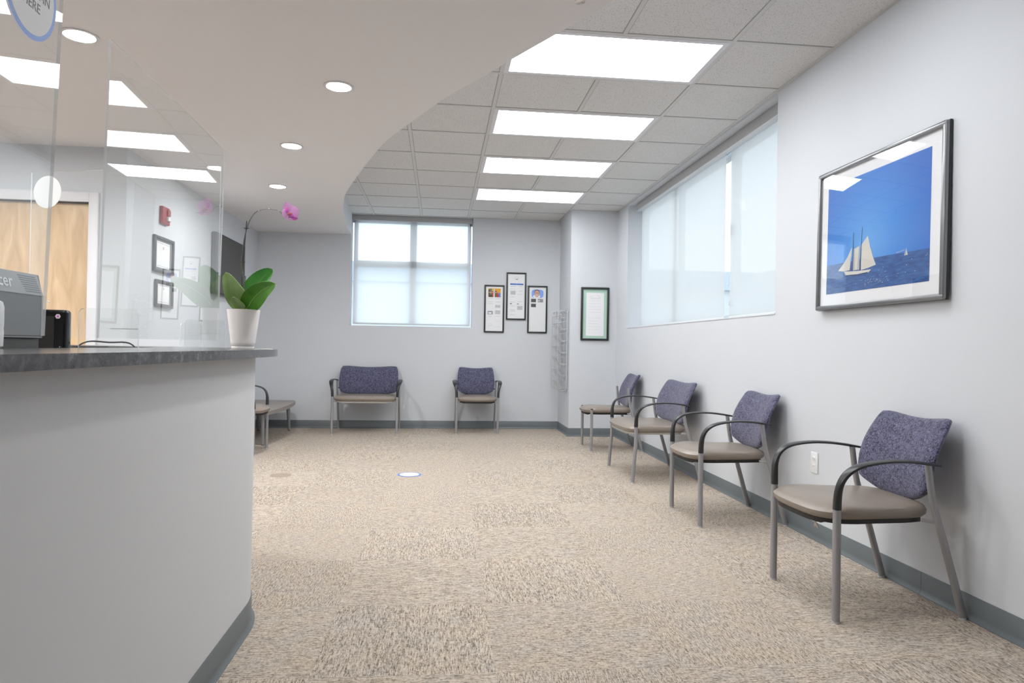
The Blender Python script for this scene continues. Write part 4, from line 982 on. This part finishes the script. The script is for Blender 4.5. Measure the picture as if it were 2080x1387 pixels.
def c_left(m_, w_, h_):
    T_ = h_ / 2 - .045
    rect(m_, -.082, .082, T_ - .115, T_, -.0070, M['orange'])
    random.seed(3)
    for x, w2, hh, mt_ in ((-.078, .02, .10, 'brown'), (-.055, .018, .112, 'teal'), (-.036, .02, .08, 'red'), (-.014, .022, .105, 'sail'), (.008, .02, .085, 'brown'), (.030, .018, .07, 'red'), (.05, .03, .055, 'blue'), (-.078, .05, .03, 'brown'), (.03, .03, .035, 'red'), (-.02, .04, .03, 'yellow')):
        rect(m_, x, x + w2, T_ - .115, T_ - .115 + hh, -.0078 - random.random() * .001, M[mt_])
    for x in (-.066, -.046, -.026, -.003, .018, .038): m_.lathe([(.001, 0), (.007, 0), (.007, .0004), (.001, .0004)], M['skin'], 10) if False else rect(m_, x - .006, x + .006, T_ - .06, T_ - .046, -.0092, M['skin'])
    for (x0, x1, z) in ((-.082, -.015, .135), (.012, .080, .135), (-.082, -.015, .09), (.012, .080, .09), (-.082, -.02, .065), (.015, .08, .05), (.02, .07, .03)):
        lines(m_, x0, x1, [z], M['ink'])
    for (x0, x1, z0, z1, mt_) in ((-.086, -.018, -.075, -.03, 'ink'), (.012, .08, .015, .045, 'ink2'), (.012, .08, -.07, -.02, 'ink2')): rect(m_, x0, x1, z0, z1, -.0075, M[mt_])
    rect(m_, -.075, -.035, -.068, -.045, -.0082, M['paper'])
    for (x0, x1, z) in ((-.082, -.02, -.095), (.012, .078, -.098), (-.08, -.02, -.105), (.012, .078, -.16), (-.08, -.02, -.20), (-.08, -.02, -.225), (.012, .078, -.235)): lines(m_, x0, x1, [z], M['ink2'])
def c_mid(m_, w_, h_):
    T_ = h_ / 2
    for k in range(7): a = PI * k / 6; rect(m_, .003 + .03 * math.cos(a) - .006, .003 + .03 * math.cos(a) + .006, T_ - .085 + .022 * math.sin(a), T_ - .080 + .022 * math.sin(a), -.0072, M['ink2'])
    rect(m_, -.01, .02, T_ - .095, T_ - .083, -.0072, M['ink'])
    rect(m_, -.074, .085, T_ - .164, T_ - .145, -.0072, M['blue'])
    for x in (-.074, .085):
        m_.add([(x + (.0095 * math.cos(a * PI / 8)), -.0078, T_ - .1545 + .0095 * math.sin(a * PI / 8)) for a in range(16)], [tuple(range(16))], M['blue'])
    lines(m_, -.06, .07, [T_ - .154], M['ink2'], .005)
    for (x0, x1, z) in ((-.074, -.005, .13), (.025, .085, .13), (-.08, -.02, .095), (.03, .08, .07), (-.078, -.01, -.01), (.02, .08, -.07), (.02, .08, .025), (-.08, -.01, -.078), (-.078, -.01, -.13), (-.078, -.01, -.178), (-.078, -.01, -.195), (-.078, -.015, -.245)): lines(m_, x0, x1, [z], M['ink'])
    rect(m_, -.076, -.010, .02, .07, -.0072, M['ink2']); rect(m_, .015, .085, -.178, -.128, -.0072, M['ink2']); rect(m_, -.082, -.055, -.105, -.095, -.0072, M['inkd']); rect(m_, .012, .035, -.106, -.097, -.0072, M['inkd'])
def c_right(m_, w_, h_):
    T_ = h_ / 2 - .05; cx, cz = 0.0, T_ - .055
    def ell(x, z, rx, rz, y, mt_, e=1.0, n=28):
        m_.add([(x + rx * math.copysign(abs(math.cos(2 * PI * k / n)) ** e, math.cos(2 * PI * k / n)), y, z + rz * math.copysign(abs(math.sin(2 * PI * k / n)) ** e, math.sin(2 * PI * k / n))) for k in range(n)], [tuple(range(n))], M[mt_])
    ell(cx, cz, .080, .056, -.0072, 'paleblue', .55)
    ell(cx - .012, cz - .036, .048, .019, -.0075, 'matw', .7); ell(cx - .008, cz + .012, .037, .043, -.0079, 'brown'); ell(cx - .008, cz + .002, .034, .042, -.0083, 'skin'); ell(cx - .008, cz - .025, .022, .020, -.0085, 'skin')
    for s_ in (-1, 1): ell(cx - .008 + s_ * .015, cz + .010, .012, .007, -.0087, 'inkd'); ell(cx - .008 + s_ * .015, cz + .010, .0095, .0048, -.0089, 'skin')
    ell(cx - .008, cz - .020, .011, .004, -.0088, 'matw')
    for (x0, x1, z0, z1, mt_) in ((-.085, -.020, .095, .140, 'inkd'), (.005, .075, .095, .140, 'ink'), (-.085, -.020, .03, .075, 'inkd')): rect(m_, x0, x1, z0, z1, -.0072, M[mt_])
    rect(m_, .012, .03, .108, .122, -.008, M['paper'])
board('lower left black-framed board with a colourful group photo at its top', 0.577, 0.842, 1.262, 1.888, c_left)
board('tall middle black-framed board, highest of the three on the far wall', 0.865, 1.130, 1.434, 2.060, c_mid)
board('right black-framed board with a portrait of a man in glasses on blue', 1.150, 1.414, 1.265, 1.892, c_right)

# green-matted certificate on the corner bay
t = thing('framed_certificate', 'green-matted certificate in a black frame on the wall of the corner bay', 'picture', ((1.709 + 2.061) / 2, COLY, 1.497))
frame_mb(0.352, 0.652, 0.026, 0.024, M['black']).build('frame', t)
m_ = MB(); rect(m_, -.16, .16, -.31, .31, -.006, M['green']); m_.build('mat_board', t)
m_ = MB(); rect(m_, -.108, .112, -.268, .258, -.0075, M['paper'])
for k in range(15): a = PI * k / 14; rect(m_, .06 * math.cos(a) - .004, .06 * math.cos(a) + .004, .20 + .03 * math.sin(a), .203 + .03 * math.sin(a), -.0085, M['inkr'])
random.seed(5)
for z in (.195, .186): 
    rect(m_, -.06, .065, z - .001, z + .001, -.0085, M['ink2'])
for k in range(11):
    if k in (5,): continue
    z = .16 - k * .035; rect(m_, -.08, .03 + random.random() * .05, z - .001, z + .001, -.0085, M['ink2'])
m_.build('certificate', t)

# wire literature rack on the side of the bay
rk = thing('wire_rack', 'white wire literature rack hung on the side of the corner bay', 'rack', (COLX, 8.50, 1.04), rot=(0, 0, -PI / 2))
# local: x along wall (+x = toward viewer, world -y), -y away from the wall (world -x)
mb = MB(); hw_, hh_ = 0.215, 0.50
fp = []
for cx_, cz_, a0 in ((hw_ - .04, hh_ - .04, 0), (-hw_ + .04, hh_ - .04, 90), (-hw_ + .04, -hh_ + .04, 180), (hw_ - .04, -hh_ + .04, 270)):
    for k in range(6): a = math.radians(a0 + 18 * k); fp.append((cx_ + .04 * math.cos(a), -0.012, cz_ + .04 * math.sin(a)))
fp.append(fp[0]); mb.tube(fp, 0.0055, M['wire'], 8)
mb.tube([(hw_, -.013, -hh_ + .03), (hw_, -.013, hh_ - .03)], .0085, M['wire'], 10)
mb.build('back_frame', rk)
NT = 7
for k in range(NT):
    zb_ = -hh_ + 0.03 + k * (2 * hh_ - 0.10) / (NT - 1) * 0.97
    m_ = MB()
    for xc in (-0.107, 0.107):
        a_, b_ = xc - .095, xc + .095
        m_.tube([(a_, -.016, zb_ + .02), (a_, -.05, zb_), (a_, -.060, zb_), (a_, -.118, zb_ + .085), (b_, -.118, zb_ + .085), (b_, -.060, zb_), (b_, -.05, zb_), (b_, -.016, zb_ + .02)], 0.0034, M['wire'], 6)
        m_.tube([(a_, -.085, zb_ + .037), (b_, -.085, zb_ + .037)], 0.0018, M['wire'], 6)
        for q in range(1, 5): xq = a_ + .19 * q / 5; m_.tube([(xq, -.016, zb_ + .02), (xq, -.055, zb_), (xq, -.118, zb_ + .085)], 0.0022, M['wire'], 5)
        m_.tube([(a_, -.016, zb_ + .02), (b_, -.016, zb_ + .02)], .0022, M['wire'], 6); m_.tube([(a_, -.055, zb_), (b_, -.055, zb_)], .0022, M['wire'], 6)
        # side slant wires
        for xx in (a_, b_): m_.tube([(xx, -.118, zb_ + .085), (xx, -.014, zb_ + .115)], .002, M['wire'], 6)
    m_.build('pocket', rk)
m_ = MB(); 
for s_ in (-1, 0, 1): m_.tube([(s_ * .205, -.012, -hh_ + .02), (s_ * .205, -.012, hh_ - .02)], .003, M['wire'], 6)
m_.build('upright_wires', rk)
m_ = MB()
for s_ in (-1, 0, 1): m_.tube(smoothpts([(s_ * .205, -.012, -hh_ + .03), (s_ * .205, -.07, -hh_ + .005), (s_ * .205, -.118, -hh_ + .03), (s_ * .205, -.130, -hh_ + .09), (s_ * .205, -.130, hh_ - .09), (s_ * .205, -.118, hh_ - .03), (s_ * .205, -.07, hh_ - .005), (s_ * .205, -.012, hh_ - .03)], 4), .0038, M['wire'], 6)
for k in range(NT + 1):
    z = -hh_ + .05 + k * (2 * hh_ - .12) / NT; m_.tube([(-.205, -.130, z), (.205, -.130, z)], .003, M['wire'], 6)
m_.build('front_frame', rk)

# big sailing picture (stands off the wall slightly at the bottom)
PYc, PZc, PWd, PHt = (2.678 + 3.660) / 2, 1.690, 0.985, 0.768
pic = thing('framed_picture', 'large framed photograph of a schooner under sail on deep blue sea', 'picture', (XR - 0.002 - 0.006, PYc, PZc))
pic.rotation_euler = Matrix.Rotation(-PI / 2, 3, 'Z').to_euler()
Rm = Matrix.Rotation(0.014, 4, 'Y') @ Matrix.Rotation(-PI / 2, 4, 'Z')
pic.rotation_euler = Rm.to_euler()
fr_ = frame_mb(PWd, PHt, 0.026, 0.030, M['pewter']); fr_.build('frame', pic)
m_ = MB(); m_.box(-PWd / 2 - .001, PWd / 2 + .001, -.012, -.0005, -PHt / 2 - .001, PHt / 2 + .001, M['black']); m_.build('backing', pic)
m_ = MB(); rect(m_, -PWd / 2 + .015, PWd / 2 - .015, -PHt / 2 + .015, PHt / 2 - .015, -.013, M['matw']); m_.build('mat_board', pic)
# print area: local +x runs toward the viewer (right in the photo)
ux0, ux1 = -(3.577 - PYc), (PYc - 2.778); vz0, vz1 = 1.393 - PZc, 1.988 - PZc
m_ = MB(); rect(m_, ux0, ux1, vz0, vz1, -.0140, M['sea'])
def q2(u_, v_, y=-.0150): return (ux0 + (ux1 - ux0) * u_, y, vz0 + (vz1 - vz0) * v_)
def poly2(pts, mat, y=-.0150): m_.add([q2(a, b_, y) for a, b_ in pts], [tuple(range(len(pts)))], M[mat])
poly2([(.45, .455), (.475, .36), (.505, .27), (.537, .195), (.46, .180), (.388, .171), (.380, .381)], 'sail')
poly2([(.288, .388), (.24, .31), (.19, .25), (.138, .2), (.20, .187), (.268, .189)], 'sail'); poly2([(.305, .368), (.371, .389), (.371, .177), (.299, .181)], 'sail2', -.0149); poly2([(.318, .365), (.362, .380), (.350, .185), (.322, .185)], 'sail', -.0152)
for (a, b_) in (((.302, .516), (.297, .173)), ((.393, .541), (.378, .162))): poly2([(a[0] - .002, a[1]), (a[0] + .002, a[1]), (b_[0] + .006, b_[1]), (b_[0] - .004, b_[1])], 'navy', -.0154)
poly2([(.205, .185), (.35, .170), (.494, .162), (.464, .139), (.35, .135), (.225, .149)], 'sail', -.0156); poly2([(.225, .150), (.35, .142), (.464, .146), (.455, .136), (.35, .130), (.232, .140)], 'navy', -.0158)
poly2([(.809, .285), (.825, .226), (.806, .226)], 'sail'); poly2([(.804, .265), (.804, .226), (.795, .224)], 'sail'); poly2([(.722, .258), (.80, .268), (.80, .271), (.722, .261)], 'sail')
random.seed(11)
for k in range(46):
    a, b_ = random.uniform(.33, .98), random.uniform(.02, .20); 
    if random.random() < .5: a, b_ = random.uniform(.42, .66), random.uniform(.035, .08)
    l_ = random.uniform(.004, .014); poly2([(a, b_), (a + l_, b_ + .002), (a + l_ * .6, b_ + .006)], 'sail')
m_.build('print', pic)
m_ = MB(); hw_ = PWd / 2 - .012; hh_ = PHt / 2 - .012; NN = 24     # acrylic glazing, bowed out a little as in the photograph
def gb(k, z, o_): u_ = -1 + 2 * k / NN; return (u_ * hw_, -.0165 - .0105 * (1 - u_ * u_) - o_, z)
vs = [gb(k, z, o_) for o_ in (0, .0012) for k in range(NN + 1) for z in (-hh_, hh_)]; q_ = 2 * (NN + 1)
fs = [(2 * k + d, 2 * k + 2 + d, 2 * k + 3 + d, 2 * k + 1 + d) for d in (0, q_) for k in range(NN)]
fs += [(2 * k + z, 2 * k + 2 + z, 2 * k + 2 + z + q_, 2 * k + z + q_) for z in (0, 1) for k in range(NN)] + [(0, 1, 1 + q_, q_), (q_ - 2, q_ - 1, 2 * q_ - 1, 2 * q_ - 2)]
m_.add(vs, fs, M['glass'], True); m_.build('glass', pic)

# left wall: alarm, certificates, television, small sign
def on_left(name, label, cat, y, z): return thing(name, label, cat, (XL, y, z), rz=PI / 2)
t = on_left('fire_alarm', 'red fire alarm strobe on the left wall, seen through the clear screen', 'fire alarm', 5.965, 2.123)
m_ = MB(); m_.rbox(-.075, .075, -.030, 0, -.075, .070, M['alarm'], .008, 3); m_.build('housing', t)
m_ = MB(); m_.rbox(.0, .055, -.045, -.028, .0, .05, M['alarm'], .006); m_.build('horn', t)
m_ = MB(); m_.rbox(-.01, .055, -.052, -.028, -.045, -.008, M['strobe'], .006); m_.build('strobe', t)
def cert(label, y0, y1, z0, z1):
    w_, h_ = y1 - y0, z1 - z0
    t = on_left('framed_certificate', label, 'picture', (y0 + y1) / 2, (z0 + z1) / 2); t['group'] = 'grey-matted certificates on the left wall'
    frame_mb(w_, h_, .022, .025, M['darkgrey']).build('frame', t)
    m_ = MB(); rect(m_, -w_ / 2 + .015, w_ / 2 - .015, -h_ / 2 + .015, h_ / 2 - .015, -.006, M['greymat']); m_.build('mat_board', t)
    m_ = MB(); a, c = w_ / 2 * .66, h_ / 2 * .72
    rect(m_, -a, a, -c, c, -.0075, M['paper']); rect(m_, -a + .008, a - .008, c - .014, c - .012, -.0085, M['inkd']); rect(m_, -a + .008, a - .008, -c + .012, -c + .014, -.0085, M['inkd'])
    lines(m_, -.035, .035, [.02, .0, -.02], M['ink']); rect(m_, -.012, .012, c * .45, c * .65, -.0085, M['inkr']); m_.build('certificate', t)
cert('larger certificate in a dark frame, below the fire alarm', 5.765, 6.170, 1.640, 1.938)
cert('smaller certificate in a dark frame, lower of the two on the left wall', 5.810, 6.170, 1.354, 1.580)
t = on_left('wall_television', 'flat dark television on the left wall, behind the orchid stem', 'television', 7.68, 1.88)
m_ = MB(); m_.rbox(-.515, .515, -.055, -.010, -.315, .315, M['black'], .006); m_.build('casing', t)
m_ = MB(); m_.box(-.50, .50, -.0565, -.054, -.295, .30, M['screen']); m_.build('screen', t)
m_ = MB(); m_.box(-.15, .15, -.012, -.0005, -.15, .15, M['pan']); m_.build('mount', t)
t = on_left('wall_sign', 'small grey framed sign on the left wall beyond the television, behind the orchid', 'sign', 8.29, 1.75)
frame_mb(.20, .23, .02, .015, M['greymat']).build('frame', t); m_ = MB(); rect(m_, -.085, .085, -.10, .10, -.006, M['paper']); rect(m_, -.05, .05, .02, .06, -.0072, M['ink']); lines(m_, -.05, .05, [-.01, -.03, -.05]); m_.build('sheet', t)

# outlet on the right wall
t = thing('wall_outlet', 'white electrical outlet low on the right wall behind the nearest chair', 'outlet', (XR, 3.714, 0.438), rot=(0, 0, -PI / 2))
m_ = MB(); m_.rbox(-.036, .036, -.006, 0, -.060, .060, M['white'], .003); m_.build('cover_plate', t)
for s_ in (-1, 1):
    m_ = MB(); m_.rbox(-.016, .016, -.008, -.005, s_ * .022 - .014, s_ * .022 + .014, M['matw'], .002)
    m_.box(-.008, -.006, -.0086, -.0079, s_ * .022 - .004, s_ * .022 + .006, M['inkd']); m_.box(.006, .008, -.0086, -.0079, s_ * .022 - .004, s_ * .022 + .006, M['inkd']); m_.build('socket', t)

# door on the reception wall
m_ = MB(); m_.box(DX0 + .002, DX1 - .002, YD + 0.045, YD + 0.09, 0.008, DZ - .003, M['wood']); dr = m_.build('door_1', kind='structure')
m_ = MB(); m_.tube([(DX0 + .07, YD + .045, 1.0), (DX0 + .07, YD + .005, 1.0), (DX0 + .18, YD + .005, 1.0)], .009, M['chrome'], 10); m_.lathe([(.001, 0), (.028, 0), (.026, .008), (.001, .010)], M['chrome'], 20); m_.v = [v for v in m_.v]
m_.build('door_handle', dr) if False else None
m_ = MB(); m_.tube([(DX0 + .07, YD + .045, 1.0), (DX0 + .07, YD + .005, 1.0), (DX0 + .18, YD + .005, 1.0)], .009, M['chrome'], 10); m_.build('door_handle', dr)
m_ = MB(); tw = .072
m_.rbox(DX1, DX1 + tw - .005, YD - .018, YD + .12, 0, DZ + tw, M['trimw'], .003); m_.rbox(DX0 - tw, DX0, YD - .018, YD + .12, 0, DZ + tw, M['trimw'], .003); m_.rbox(DX0, DX1, YD - .018, YD + .12, DZ, DZ + tw, M['trimw'], .003)
m_.build('trim_1', kind='structure')
